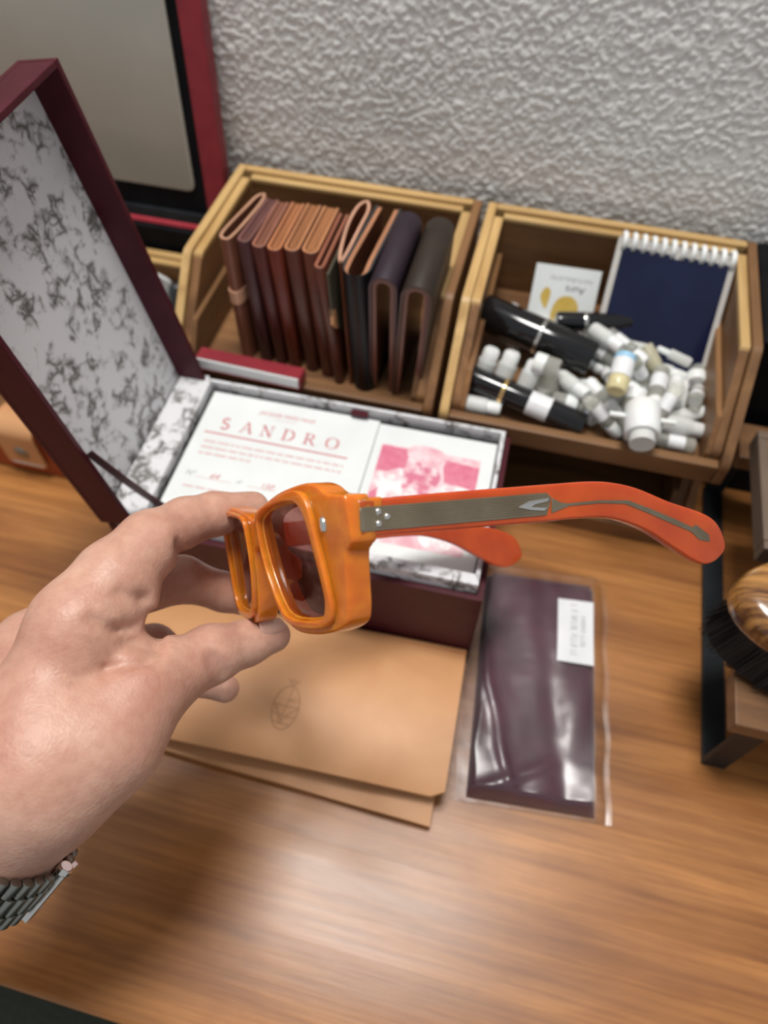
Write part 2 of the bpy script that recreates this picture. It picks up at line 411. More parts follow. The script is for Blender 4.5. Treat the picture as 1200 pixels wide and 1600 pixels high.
def fill_curve(name, loops, half, bevel, mat_list, fn=None, parent=None, smooth=40):
    """flat outline(s) with holes, filled, thickened and rounded; fn remaps each vertex (cm)"""
    cu = bpy.data.curves.new(name+'_outline', 'CURVE'); cu.dimensions = '2D'; cu.fill_mode = 'BOTH'
    cu.extrude = half; cu.bevel_depth = bevel; cu.bevel_resolution = 2; cu.offset = -bevel
    for lp in loops:
        sp = cu.splines.new('POLY'); sp.points.add(len(lp)-1); sp.use_cyclic_u = True
        for p, q in zip(sp.points, lp): p.co = (q[0], q[1], 0, 1)
    ob = bpy.data.objects.new(name+'_tmp', cu); scn_col.objects.link(ob)
    dg = bpy.context.evaluated_depsgraph_get()
    me = bpy.data.meshes.new_from_object(ob.evaluated_get(dg))
    bpy.data.objects.remove(ob); bpy.data.curves.remove(cu)
    me.name = name; me.materials.clear()
    bm = bmesh.new(); bm.from_mesh(me)
    bmesh.ops.remove_doubles(bm, verts=bm.verts, dist=0.001)
    for v in bm.verts:
        c = v.co
        v.co = Vector(fn(c.x, c.y, c.z))*S if fn else c*S
    bmesh.ops.recalc_face_normals(bm, faces=bm.faces)
    bm.to_mesh(me); bm.free()
    me.polygons.foreach_set('use_smooth', [True]*len(me.polygons)); me.set_sharp_from_angle(angle=math.radians(smooth))
    return put(name, me, None, parent, mats=mat_list)

def text_mesh(name, body, size, fn, mat, parent, shear=0.0, spacing=1.0, half=0.004):
    """lettering turned into a mesh; fn maps flat text coordinates (cm, thickness) into place"""
    cu = bpy.data.curves.new(name+'_text', 'FONT'); cu.body = body; cu.size = size; cu.shear = shear
    cu.space_character = spacing; cu.extrude = half; cu.align_x = 'LEFT'
    ob = bpy.data.objects.new(name+'_tmp', cu); scn_col.objects.link(ob)
    dg = bpy.context.evaluated_depsgraph_get()
    me = bpy.data.meshes.new_from_object(ob.evaluated_get(dg))
    bpy.data.objects.remove(ob); bpy.data.curves.remove(cu)
    me.name = name; me.materials.clear()
    for v in me.vertices:
        v.co = Vector(fn(v.co.x, v.co.y, v.co.z))*S
    return put(name, me, mat, parent)

def strokes(geo, lines, w, fn, th=0.006, mi=0):
    """flat pen strokes: each polyline becomes a thin raised ribbon of width w"""
    for ln in lines:
        n = len(ln)
        L_ = offset_line(ln, w/2); R_ = offset_line(ln, -w/2)
        k = len(geo.v)
        for z in (0, th):
            geo.v += [tuple(fn(p[0], p[1], z)) for p in L_]+[tuple(fn(p[0], p[1], z)) for p in R_]
        for i in range(n-1):
            for f in ((2*n+i, 3*n+i, 3*n+i+1, 2*n+i+1), (i, i+1, 2*n+i+1, 2*n+i), (n+i, 3*n+i, 3*n+i+1, n+i+1)):
                geo.f.append(tuple(k+q for q in f)); geo.m.append(mi)
        for f in ((0, 2*n, 3*n, n), (n-1, 2*n-1, 4*n-1, 3*n-1)):
            geo.f.append(tuple(k+q for q in f)); geo.m.append(mi)
    return geo
rnd = random.Random(5)

# ---------------------------------------------------------------- the setting
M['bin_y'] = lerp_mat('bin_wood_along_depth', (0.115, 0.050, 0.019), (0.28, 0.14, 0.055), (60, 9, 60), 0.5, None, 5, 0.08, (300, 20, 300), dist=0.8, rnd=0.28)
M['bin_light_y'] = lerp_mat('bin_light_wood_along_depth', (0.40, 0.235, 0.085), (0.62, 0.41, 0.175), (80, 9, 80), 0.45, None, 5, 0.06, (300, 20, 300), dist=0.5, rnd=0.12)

def stucco_wall():
    """the wall is real relief: plaster dabs pressed flat, from filtered noise"""
    rg = np.random.default_rng(3)
    h = 0.10
    x0, x1, z0, z1 = -22.0, 50.0, 2.0, 38.0
    nx, nz = int((x1-x0)/h), int((z1-z0)/h)
    def band(cut, order):
        f = np.fft.rfft2(rg.normal(size=(nx, nz)))
        kx = np.fft.fftfreq(nx, h)[:, None]; kz = np.fft.rfftfreq(nz, h)[None, :]
        k = np.sqrt(kx**2+kz**2)
        f *= np.exp(-(k/cut)**order)
        g = np.fft.irfft2(f, s=(nx, nz)); return (g-g.mean())/g.std()
    a = band(2.5, 2); b = band(4.0, 2); c = band(0.35, 2)
    d = np.clip(a*0.75+b*0.45+c*0.25, -0.45, 1.9)
    d = np.tanh(d*0.9)*0.055+0.008*b
    xs = x0+np.arange(nx)*h; zs = z0+np.arange(nz)*h
    e = np.minimum.reduce([np.minimum(xs-x0, xs[-1]-xs)[:, None]+0*zs[None], np.minimum(zs-z0, zs[-1]-zs)[None]+0*xs[:, None]])
    d *= np.clip(e/1.0, 0, 1)
    V = np.stack([np.repeat(xs[:, None], nz, 1), WALL_Y-d, np.repeat(zs[None], nx, 0)], -1).reshape(-1, 3)*S
    i = np.arange(nx-1)[:, None]*nz+np.arange(nz-1)[None]
    F = np.stack([i, i+nz, i+nz+1, i+1], -1).reshape(-1, 4)
    # plain plaster carries on around the modelled patch
    k = len(V)
    X0, X1, Z0, Z1 = -160.0, 200.0, -72.0, 170.0
    xe, ze = xs[-1], zs[-1]
    ext = np.array([(X0, Z0), (X1, Z0), (X1, Z1), (X0, Z1), (x0, z0), (xe, z0), (xe, ze), (x0, ze)])
    V = np.vstack([V, np.stack([ext[:, 0], np.full(8, WALL_Y), ext[:, 1]], -1)*S])
    F = np.vstack([F, k+np.array([(0, 1, 5, 4), (1, 2, 6, 5), (2, 3, 7, 6), (3, 0, 4, 7)])])
    me = bpy.data.meshes.new('wall_back')
    me.vertices.add(len(V)); me.vertices.foreach_set('co', V.astype(np.float32).ravel())
    me.loops.add(F.size); me.loops.foreach_set('vertex_index', F.astype(np.int32).ravel())
    me.polygons.add(len(F)); me.polygons.foreach_set('loop_start', np.arange(0, F.size, 4, dtype=np.int32))
    me.polygons.foreach_set('use_smooth', np.ones(len(F), bool))
    me.update(calc_edges=True); me.validate()
    o = put('wall_back', me, M['wall'])
    tag(o, 'white wall with rough stucco texture behind the wooden bins', kind='structure')
WALL_Y = 1.25
stucco_wall()

fl = Geo().box(-160, 200, -170, WALL_Y, -73, -72).part('floor', M['floor'])
tag(fl, 'dark carpet floor below the desk edge', kind='structure')

# desk: glued staves, each a board of its own
desk = thing('desk', 'honey brown wooden desk with worn surface under everything', 'desk', (10, -22, 0))
DESK_FRONT = -46.44
edges = [DESK_FRONT]
for w_ in (5.2, 4.4, 5.6, 4.7, 5.3, 4.5, 5.1, 5.4, 7.3):
    edges.append(edges[-1]+w_)
edges[-1] = WALL_Y-0.05
for i in range(len(edges)-1):
    y0_, y1_ = edges[i]+22, edges[i+1]+22
    if i:
        Geo().box(-75, 80, y0_, y1_, -2.6, 0.0).part('plank', M['desk'], desk, bevel=0.003, segs=1)
    else:      # the front stave has a rounded nose
        Geo().prism(round_poly([(y0_, -2.6), (y1_, -2.6), (y1_, 0.0), (y0_, 0.0)], [0.3, 0, 0, 0.3], 4), 'x', -75, 80).part('plank', M['desk'], desk, smooth=35)

# ---------------------------------------------------------------- wooden bins
BIN_W, BIN_A, BIN_D, BIN_H, BIN_Z = 16.5, 9.64, 14.32, 6.2, 7.0
BIN2_X = 16.94
def make_bin(x0, yb, z0, H, label):
    W, A, D = BIN_W, BIN_A, BIN_D
    t = thing('wooden_bin', label, 'storage bin', (x0, yb, z0), group='wooden bins against the wall')
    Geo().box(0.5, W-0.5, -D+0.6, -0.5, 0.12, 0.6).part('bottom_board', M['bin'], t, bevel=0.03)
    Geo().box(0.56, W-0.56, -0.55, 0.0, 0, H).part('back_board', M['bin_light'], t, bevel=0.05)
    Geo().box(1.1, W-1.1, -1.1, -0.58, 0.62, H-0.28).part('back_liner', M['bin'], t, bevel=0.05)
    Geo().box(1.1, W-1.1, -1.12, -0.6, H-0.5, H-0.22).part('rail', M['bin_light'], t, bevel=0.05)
    prof = round_poly([(0, 0), (0, H), (-A, H), (-D, 1.55), (-D, 0)], [0.05, 0.05, 0.35, 0.3, 0.05], 4)
    lin = round_poly([(-1.12, 0.62), (-1.12, H-0.28), (-A+0.25, H-0.28), (-D+0.75, 1.75), (-D+0.62, 0.62)], [0.02, 0.02, 0.3, 0.2, 0.02], 4)
    cap = round_poly([(-1.12, H-0.55), (-1.12, H-0.22), (-A+0.22, H-0.22), (-A+0.05, H-0.55)], [0.02, 0.05, 0.15, 0.02], 3)
    led = round_poly([(-1.15, 0.62), (-1.15, 3.4), (-D+2.0, 3.4), (-D+0.75, 1.65), (-D+0.64, 0.62)], 0.04, 2)
    for s in (0, 1):
        def X(a, b): return (a, b) if s == 0 else (W-b, W-a)
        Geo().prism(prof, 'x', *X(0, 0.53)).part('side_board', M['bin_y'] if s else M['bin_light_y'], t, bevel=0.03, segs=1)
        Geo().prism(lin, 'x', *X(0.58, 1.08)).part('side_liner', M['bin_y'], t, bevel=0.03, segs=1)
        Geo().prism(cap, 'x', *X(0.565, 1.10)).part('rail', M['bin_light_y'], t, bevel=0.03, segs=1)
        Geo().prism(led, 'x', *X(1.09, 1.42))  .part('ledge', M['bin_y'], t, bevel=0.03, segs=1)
    Geo().box(0.56, W-0.56, -D, -D+0.6, 0, 1.42).part('front_board', M['bin'], t, bevel=0.08)
    return t
make_bin(0, 0, BIN_Z, BIN_H, 'wooden bin packed with a row of leather wallets')
make_bin(BIN2_X, 0, BIN_Z, BIN_H, 'wooden bin heaped with perfume vials beside the wallet bin')
make_bin(0, 0, 0, 6.98, 'lower wooden bin under the wallet bin, behind the open gift box')
make_bin(BIN2_X, 0, 0, 6.98, 'lower wooden bin in shadow under the bin of perfume vials')
make_bin(-17.7, -2.45, 0, 7.0, 'low wooden bin left of the wallet bin, mostly hidden by the marbled lid')

# ---------------------------------------------------------------- wallets
def leather(name, face, edge, rough=0.32):
    f = lerp_mat(name+'_leather', tuple(c*0.8 for c in face), tuple(c*1.15 for c in face), (50, 50, 50), rough, bump=0.06, bump_scale=(600, 600, 600))
    e = lerp_mat(name+'_cut_edge', tuple(c*0.82 for c in edge), tuple(c*1.1 for c in edge), (400, 30, 60), 0.36)
    return [f, e]

def sheared(geo, dx, dy, h):
    """lean: the top stays, the foot moves by (dx,dy)"""
    geo.v = [(x+dx*(1-z/h), y+dy*(1-z/h), z) for x, y, z in geo.v]
    return geo

WG = 'leather wallets standing in the wooden bin'
def bifold(label, xt, yf, yb, xl, yl, w, mats, h=8.1, zb=7.62, skew=0.0):
    """card wallet standing on edge with its folded spine to the front"""
    L_ = yb-yf
    t = thing('leather_wallet', label, 'wallet', (xt, yf, zb), group=WG)
    r = w/2; th = 0.22
    def u(rad):
        p = [(-rad, L_), (-rad, r)]
        p += [(-rad*math.cos(a), r-rad*math.sin(a)*0.9) for a in linspace(0.15, math.pi-0.15, 9)]
        return p+[(rad, r), (rad, L_)]
    g = Geo().strip(u(r), u(r-th), 'z', 0, h, 0, 1)
    g.v = [(x+skew*y/L_, y, z) for x, y, z in g.v]
    sheared(g, xl-xt, yl-yf, h).part('cover', mats, t, bevel=0.04, segs=2, smooth=50)
    n = 2 if w < 0.85 else 3
    wid = (2*(r-th)-0.06*(n+1))/n
    for k in range(n):
        x0 = -(r-th)+0.06+k*(wid+0.06)
        g = Geo().box(x0, x0+wid, r*0.75, L_-0.06, 0.1, h-0.01)
        g.m = [1 if i == 1 else 0 for i in range(6)]
        g.v = [(x+skew*y/L_, y, z) for x, y, z in g.v]
        sheared(g, xl-xt, yl-yf, h).part('inner_panel', [mats[1], mats[1]], t, bevel=0.03, segs=1)
    return t
bifold('maroon brown wallet second from the left in the wallet bin', 4.75, -11.35, -7.0, 5.35, -12.2, 0.80, leather('maroon', (0.060, 0.020, 0.020), (0.20, 0.085, 0.075)), skew=0.3)
bifold('dark red wallet with dusty brown edges, third from the left', 5.72, -11.6, -7.1, 6.35, -12.1, 0.82, leather('oxblood', (0.075, 0.016, 0.013), (0.33, 0.135, 0.085)))
bifold('red brown wallet with orange edges, fourth from the left', 6.62, -11.65, -7.0, 7.28, -12.2, 0.84, leather('russet', (0.115, 0.020, 0.010), (0.50, 0.20, 0.085)))
bifold('brown wallet with orange tan edges, fifth from the left', 7.55, -11.45, -6.9, 8.42, -12.2, 0.92, leather('chestnut', (0.080, 0.022, 0.013), (0.50, 0.215, 0.095)))
bifold('brown wallet with orange tan edges, sixth from the left', 8.58, -11.4, -6.9, 9.50, -12.4, 0.98, leather('cognac', (0.095, 0.024, 0.012), (0.52, 0.225, 0.095)))
bifold('slim red brown wallet set forward beside an olive scrap', 9.38, -12.2, -7.05, 10.35, -12.8, 0.62, leather('brick', (0.10, 0.028, 0.016), (0.32, 0.115, 0.065)), h=7.9)

# first wallet: a rolled loop of natural leather with a keeper strap
def loop_wallet(label, pts, foot, mats, h, zb, strap):
    cx = sum(p[0] for p in pts)/len(pts); cy = min(p[1] for p in pts)
    t = thing('leather_wallet', label, 'wallet', (cx, cy, zb), group=WG)
    lp = catmull([(p[0]-cx, p[1]-cy) for p in pts], 6)
    inner = []
    n = len(lp)
    for i in range(n):
        a = Vector(lp[i-1]); b = Vector(lp[(i+1) % n]); d = (b-a).normalized()
        inner.append((lp[i][0]-d.y*0.17, lp[i][1]+d.x*0.17))
    g = Geo().strip(lp, inner, 'z', 0, h, 0, 1, closed=True)
    sheared(g, foot[0], foot[1], h).part('cover', mats, t, smooth=50)
    if strap:
        out = [(p[0]*1.05, p[1]-0.10 if p[1] < 1 else p[1]) for p in lp]
        g = Geo().strip(out, lp, 'z', h*0.50, h*0.60, 1, 1, closed=True)
        sheared(g, foot[0], foot[1], h).part('keeper_strap', mats, t, smooth=50)
    return t
loop_wallet('rolled natural leather wallet, leftmost in the wallet bin', [(3.35, -11.0), (3.70, -11.35), (4.12, -11.0), (4.50, -8.6), (4.62, -7.1), (4.38, -6.6), (4.0, -7.0), (3.75, -8.2), (3.42, -10.0)],
            (0.35, -0.8), leather('natural', (0.17, 0.060, 0.035), (0.50, 0.27, 0.17)), 8.1, 7.62, True)
loop_wallet('wallet with a pale looped tongue and orange edges beside the black wallet', [(10.35, -11.55), (10.62, -11.3), (10.75, -8.2), (10.78, -6.6), (10.45, -5.75), (9.98, -6.3), (9.85, -8.0), (10.05, -10.2)],
            (0.62, -0.9), leather('saddle', (0.15, 0.045, 0.022), (0.56, 0.30, 0.20)), 8.1, 7.62, False)
# olive scrap hanging between two wallets
sc = thing('leather_scrap', 'thin olive leather scrap with a pale tip between two wallets', 'leather', (9.95, -12.4, 7.7))
scm = [lerp_mat('olive_leather', (0.05, 0.045, 0.026), (0.075, 0.068, 0.042), (60, 60, 60), 0.6), M['veg_tan']]
g = Geo().prism([(0.0, 7.7), (-0.1, 5.6), (-0.25, 4.6), (3.9, 0.2), (4.2, 0.3), (4.2, 7.7)], 'x', -0.06, 0.06)
sheared(g, 0.55, -0.2, 8.0).part('flap', scm[0], sc)
g = Geo().prism([(-0.27, 4.6), (-0.1, 5.5), (0.35, 5.2), (0.3, 3.9)], 'x', -0.09, 0.09)
sheared(g, 0.55, -0.2, 8.0).part('tip', scm[1], sc)

# black wallet with tan lining, a wide U open to the back
t = thing('leather_wallet', 'black wallet with tan lining, open in a wide fold', 'wallet', (11.45, -12.55, 7.62), group=WG)
def big_u(rad, ln, wide):
    p = [(-rad+0.35, ln), (-rad, 1.4)]
    p += [(-rad*math.cos(a), rad*1.15-rad*math.sin(a)*1.15) for a in linspace(0, math.pi, 13)]
    return p+[(rad, 1.4), (rad+wide, ln)]
mm = leather('black', (0.006, 0.006, 0.007), (0.03, 0.032, 0.034), 0.5)
sheared(Geo().strip(big_u(0.80, 6.5, 0.28), big_u(0.66, 6.5, 0.28), 'z', 0, 8.1, 0, 1), 0.5, -0.4, 8.1).part('cover', mm, t, smooth=50)
mm = leather('lining', (0.11, 0.035, 0.02), (0.42, 0.185, 0.095))
sheared(Geo().strip(big_u(0.65, 6.4, 0.26), big_u(0.42, 6.4, 0.26), 'z', 0.05, 8.05, 0, 1), 0.5, -0.4, 8.1).part('lining', mm, t, smooth=50)

# two larger wallets standing with the fold on top
def tent(label, xc, w, yf, yb, xl, h, mats, edge):
    t = thing('leather_wallet', label, 'wallet', (xc, yf, 7.62), group=WG)
    L_ = yb-yf
    def arch(rad, hh):
        return [(-rad, 0)]+[(-rad*math.cos(a), hh-rad+rad*math.sin(a)) for a in linspace(0, math.pi, 15)]+[(rad, 0)]
    g = Geo().strip(arch(w/2, h), arch(w/2-0.2, h-0.2), 'y', 0, L_, 0, 1)
    sheared(g, xl-xc, 0.35, h).part('cover', mats, t, bevel=0.05, segs=2, smooth=50)
    g = Geo().strip(arch(w/2-0.21, h-0.21), arch(w/2-0.42, h-0.42), 'y', 0.08, L_-0.1, 0, 1)
    sheared(g, xl-xc, 0.35, h).part('lining', edge, t, smooth=50)
    return t
tent('dark purple wallet standing with its rounded fold on top', 13.15, 1.62, -12.95, -6.9, 13.10, 8.6, leather('aubergine', (0.020, 0.010, 0.018), (0.11, 0.04, 0.03), 0.55), leather('aubergine_lining', (0.12, 0.035, 0.02), (0.19, 0.065, 0.04)))
tent('dark brown wallet standing with its fold on top, rightmost in its bin', 15.02, 1.72, -13.15, -6.95, 14.60, 8.6, leather('espresso', (0.026, 0.016, 0.011), (0.12, 0.05, 0.03), 0.5), leather('espresso_lining', (0.12, 0.04, 0.024), (0.18, 0.065, 0.04)))

# red booklet lying over the front board of the wallet bin
t = thing('red_booklet', 'small red booklet with white pages lying at the front of the wallet bin', 'booklet', (5.4, -13.95, 8.62), (math.radians(-3), 0, math.radians(-1.5)))
Geo().box(-3.4, 3.15, -0.72, 0.25, 0.06, 0.74).part('pages', M['card'], t)
Geo().box(-3.4, 3.2, -0.62, 0.3, 0.75, 0.80).box(-3.4, 3.2, -0.75, 0.3, 0.0, 0.05).box(3.14, 3.24, -0.75, 0.3, 0.0, 0.80).part('cover', M['red_leather'], t)

# ---------------------------------------------------------------- gift box with open lid and certificate
GX, GY, GR, GZ = 2.908, -15.176, math.radians(1.163), 8.61
gift = thing('gift_box', 'open maroon gift box lined with marbled paper, lid standing up', 'gift box', (GX, GY, 0), (0, 0, GR))
def frame_walls(x0, x1, y0, y1, z0, z1, tl, tr, tf, tb):
    g = Geo()
    g.box(x0, x1, y1-tb, y1, z0, z1).box(x0, x1, y0, y0+tf, z0, z1).box(x0, x0+tl, y0+tf, y1-tb, z0, z1).box(x1-tr, x1, y0+tf, y1-tb, z0, z1)
    return g
frame_walls(-1.75, 18.42, -10.66, 0.36, 0, 7.72, 0.3, 0.33, 0.33, 0.33).part('tray_wall', M['maroon'], gift)
Geo().box(-1.1, 18.1, -10.3, 0.02, 0.0, 0.4).part('tray_bottom', M['maroon'], gift)
frame_walls(0, 18.06, -10.30, 0, 0.42, GZ, 0.26, 0.24, 0.62, 0.20).part('neck', M['marble'], gift, bevel=0.04, segs=2)
Geo().box(-1.72, -0.02, -10.60, 0.3, 7.74, 8.50).part('hinge_panel', M['marble'], gift, bevel=0.05)
Geo().box(0.3, 17.8, -9.66, -0.22, 7.3, 7.75).part('inset_board', M['black'], gift)
# pull tab sticking up between card and neck
Geo().prism(round_poly([(9.0, -0.62), (10.05, -0.62), (10.05, -0.22), (9.0, -0.22)], 0.15, 4), 'z', 8.28, 8.40).part('pull_tab', M['maroon'], gift)
# lid: a shallow tray hinged on the left side, leaning back
LL, LD = 18.1, 10.85
lid = Geo().box(-0.28, 0.0, -LD, 0.0, 0, LL).part('lid', M['maroon'], gift, (-1.80, 0.10, 7.95), (0, math.radians(-9.2), 0), bevel=0.03)
Geo().box(0.005, 0.05, -LD+0.32, -0.30, 0.0, LL-0.3).part('lid_lining', M['marble'], lid)
Geo().box(0.0, 1.70, -0.28, 0.0, 0, LL).part('lid_rim', M['maroon'], lid, bevel=0.04)
Geo().box(0.0, 1.70, -LD, -LD+0.28, 0, LL).part('lid_rim', M['maroon'], lid, bevel=0.04)
Geo().box(0.0, 1.70, -LD+0.29, -0.29, LL-0.28, LL).part('lid_rim', M['maroon'], lid, bevel=0.04)
# ribbon that stops the lid
pA = Vector((-0.95, -10.35, 13.6)); pB = Vector((1.45, -9.55, 8.55))
g = Geo(); n_ = 10; P = []
for i in range(n_):
    s = i/(n_-1); p = pA.lerp(pB, s)+Vector((0, 0, -0.18*math.sin(math.pi*s)))
    P.append([p+Vector((-0.36, 0.12, -0.40)), p+Vector((0.36, -0.12, 0.40))])
P2 = [[q+Vector((0.02, -0.05, 0)) for q in r] for r in P]
g.grid(P).grid(P2)
for a in (0, 1):
    g.grid([[P[i][a], P2[i][a]] for i in range(n_)])
g.part('ribbon', M['maroon'], gift)

# certificate card lying in the box
cert = thing('certificate_card', 'white folded certificate card printed SANDRO, lying in the gift box', 'card', (GX, GY, 7.76), (0, 0, GR))
Geo().box(0.50, 10.78, -9.62, -0.45, 0, 0.28).part('leaf', M['card'], cert, bevel=0.02)
Geo().box(10.82, 17.74, -9.62, -0.62, 0, 0.28).part('leaf', M['card'], cert, bevel=0.02)
ZC = 0.285
def onc(x, y, z): return (x, y, ZC+z*0.5)
# SANDRO in spaced serif capitals, drawn stroke by stroke
def seg(*p): return list(p)
def arc(cx, cy, rx, ry, a0, a1, n=12): return [(cx+rx*math.cos(math.radians(a)), cy+ry*math.sin(math.radians(a))) for a in linspace(a0, a1, n)]
thick, thin = 0.115, 0.05
GL = {
 'S': ([arc(0.27, 0.60, 0.20, 0.19, 40, 270, 12)+arc(0.27, 0.21, 0.22, 0.20, 90, -150, 12)], []),
 'A': ([seg((0.36, 0.82), (0.66, 0.0))], [seg((0.36, 0.82), (0.08, 0.0)), seg((0.18, 0.28), (0.54, 0.28)), seg((-0.04, 0.02), (0.22, 0.02)), seg((0.52, 0.02), (0.80, 0.02))]),
 'N': ([seg((0.12, 0.82), (0.62, 0.0))], [seg((0.12, 0.82), (0.12, 0.0)), seg((0.62, 0.82), (0.62, 0.0)), seg((-0.02, 0.80), (0.2, 0.80)), seg((0.0, 0.02), (0.26, 0.02)), seg((0.5, 0.80), (0.76, 0.80))]),
 'D': ([seg((0.14, 0.82), (0.14, 0.0)), arc(0.26, 0.41, 0.42, 0.40, 60, -60, 10)], [seg((0.0, 0.80), (0.30, 0.80))+arc(0.26, 0.41, 0.42, 0.39, 84, 60, 4), seg((0.0, 0.02), (0.30, 0.02))+arc(0.26, 0.41, 0.42, 0.39, -84, -60, 4)]),
 'R': ([seg((0.14, 0.82), (0.14, 0.0)), arc(0.30, 0.61, 0.22, 0.19, 60, -60, 8), seg((0.32, 0.42), (0.62, 0.0))], [seg((0.0, 0.80), (0.36, 0.80)), seg((0.14, 0.42), (0.36, 0.42)), seg((0.0, 0.02), (0.28, 0.02)), seg((0.56, 0.02), (0.74, 0.02))]),
 'O': ([arc(0.36, 0.41, 0.34, 0.40, 130, 230, 10), arc(0.36, 0.41, 0.34, 0.40, -50, 50, 10)], [arc(0.36, 0.41, 0.34, 0.39, 50, 130, 8), arc(0.36, 0.41, 0.34, 0.39, 230, 310, 8)])}
g = Geo()
for ch, x in zip('SANDRO', (1.78, 2.98, 4.20, 5.50, 6.80, 8.12)):
    for k, w_ in ((0, thick), (1, thin)):
        strokes(g, [[(x+q[0], -3.16+q[1]) for q in ln] for ln in GL[ch][k]], w_, onc)
g.part('title_lettering', M['red_ink'], cert, recalc=False)
g = Geo(); strokes(g, [[(1.05, -3.56), (9.6, -3.62)]], 0.10, onc); g.part('ruled_line', M['red_ink'], cert, recalc=False)
text_mesh('maker_lettering', 'JACQUES MARIE MAGE', 0.36, lambda x, y, z: onc(3.70+x*0.92, -1.55+y, z), M['red_ink'], cert, shear=0.25)
text_mesh('maker_lettering', 'LOS ANGELES', 0.16, lambda x, y, z: onc(4.75+x*1.3, -1.83+y, z), M['faint_ink'], cert)
# the small print cannot be read in the photograph: rows of word-long dashes
def dashes(g, x0, x1, y, w, rg):
    x = x0
    while x < x1-0.1:
        l = rg.uniform(0.18, 0.75); e = min(x+l, x1)
        strokes(g, [[(x, y), (e, y)]], w, onc); x = e+0.10
rg_ = random.Random(2)
for x1_, y_, w_ in ((9.5, -4.22, 0.13), (9.5, -4.66, 0.13), (4.35, -5.10, 0.13), (3.75, -7.48, 0.11)):
    g = Geo(); dashes(g, 1.25, x1_, y_, w_, rg_)
    sp_ = g.part('small_print', M['faint_ink'], cert, recalc=False); sp_['kind'] = 'stuff'
g = Geo(); strokes(g, [[(1.75, -6.78), (3.8, -6.78)], [(4.72, -6.78), (6.4, -6.78)]], 0.04, onc); g.part('ruled_line', M['faint_ink'], cert, recalc=False)
text_mesh('numbering', 'Nº', 0.48, lambda x, y, z: onc(1.08+x, -6.75+y, z), M['grey_ink'], cert, shear=0.2)
text_mesh('numbering', '64', 0.52, lambda x, y, z: onc(2.48+x, -6.72+y, z), M['red_ink'], cert, shear=0.4)
text_mesh('numbering', 'of', 0.34, lambda x, y, z: onc(4.05+x, -6.70+y, z), M['grey_ink'], cert, shear=0.3)
text_mesh('numbering', '150', 0.50, lambda x, y, z: onc(5.40+x, -6.72+y, z), M['red_ink'], cert, shear=0.4)
g = Geo()
strokes(g, [catmull([(1.2, -8.75), (1.9, -8.3), (2.9, -7.75), (3.1, -7.9), (2.2, -8.6), (2.6, -8.65), (3.6, -8.0), (3.5, -8.5), (4.6, -8.3)], 5, False)], 0.07, onc)
g.part('signature', M['faint_ink'], cert, recalc=False)
# pink duotone picture on the right leaf, in flat printed areas
def area(g, pts, z, mi):
    k = len(g.v); g.v += [onc(p[0], p[1], z) for p in pts]; g.f.append(tuple(range(k, k+len(pts)))); g.m.append(mi)
g = Geo()
area(g, [(11.3, -8.6), (17.0, -8.6), (17.0, -2.05), (11.3, -2.05)], 0.004, 1)
area(g, [(11.3, -4.0), (12.9, -3.9), (13.0, -2.15), (11.3, -2.15)], 0.010, 0)
area(g, [(15.2, -4.0), (17.0, -4.3), (17.0, -2.6), (14.9, -2.45)], 0.010, 0)
area(g, catmull([(12.8, -2.3), (13.2, -1.78), (14.2, -1.75), (14.95, -2.05), (15.0, -2.9), (14.2, -3.2), (13.2, -2.9)], 5), 0.014, 1)
area(g, catmull([(11.35, -4.4), (12.0, -3.95), (12.8, -3.6), (13.2, -4.4), (13.5, -6.0), (12.9, -8.3), (12.2, -8.3), (11.6, -6.2)], 5), 0.014, 2)
area(g, catmull([(14.6, -5.0), (15.3, -4.2), (16.9, -4.4), (16.9, -6.4), (16.2, -8.3), (14.8, -8.3), (14.3, -6.8)], 5), 0.014, 2)
area(g, catmull([(12.9, -2.9), (13.7, -3.0), (14.6, -3.2), (15.0, -3.9), (14.4, -5.3), (13.8, -6.6), (13.2, -5.6), (12.9, -4.2)], 5), 0.018, 3)
area(g, [(11.35, -8.5), (11.35, -5.6), (11.7, -5.2), (12.3, -8.5)], 0.018, 0)
g.part('picture_print', [M['pink'], M['pink_pale'], M['pink_white'], M['pink_mid']], cert, recalc=False)

# ---------------------------------------------------------------- natural leather sleeve on the desk
TR_ = math.radians(2.4)
pouch = thing('leather_sleeve', 'natural tan leather glasses sleeve with debossed oval emblem', 'leather sleeve', (11.8, -30.2, 0), (0, 0, TR_))
def flap_z(v):                     # v: 0 front .. 8 back
    return 2.05+0.55*math.sin(math.pi*min(max(v, 0), 8)/8)**0.8-0.10*v/8
def flap(u, v):
    return (u, -4.0+v, flap_z(v)+0.10*math.cos(u*0.25))
prof_u = linspace(-9.9, 9.75, 30); prof_v = linspace(0, 8.0, 22)
def flap_round(u, v):
    # round the two front corners by pulling the front edge in near the ends
    e = max(0, abs(u)-9.2)/0.6; v2 = max(v, 0.55*(1-math.sqrt(max(0, 1-min(e, 1)**2))))
    x, y, z = flap(u, v2); return (x, y, z)
Geo().slab(flap_round, prof_u, prof_v, 0.22).part('flap', M['veg_tan'], pouch, bevel=0.0, smooth=50)
def under(u, v): return (u+(0.0 if u < 9 else -0.05), -4.02-1.15*(u+9.7)/19+v*(1+0.0068*(u+9.7)), 0.75+0.28*math.sin(math.pi*v/9)+0.05*math.sin(u))
Geo().slab(under, linspace(-9.7, 9.35, 24), linspace(0, 8.0, 16), 0.2).part('body', M['veg_tan'], pouch, smooth=50)
def under2(u, v): return (u, -3.98-1.12*(u+9.7)/19+v*(1+0.0066*(u+9.7)), 0.24+0.02*math.sin(u*2))
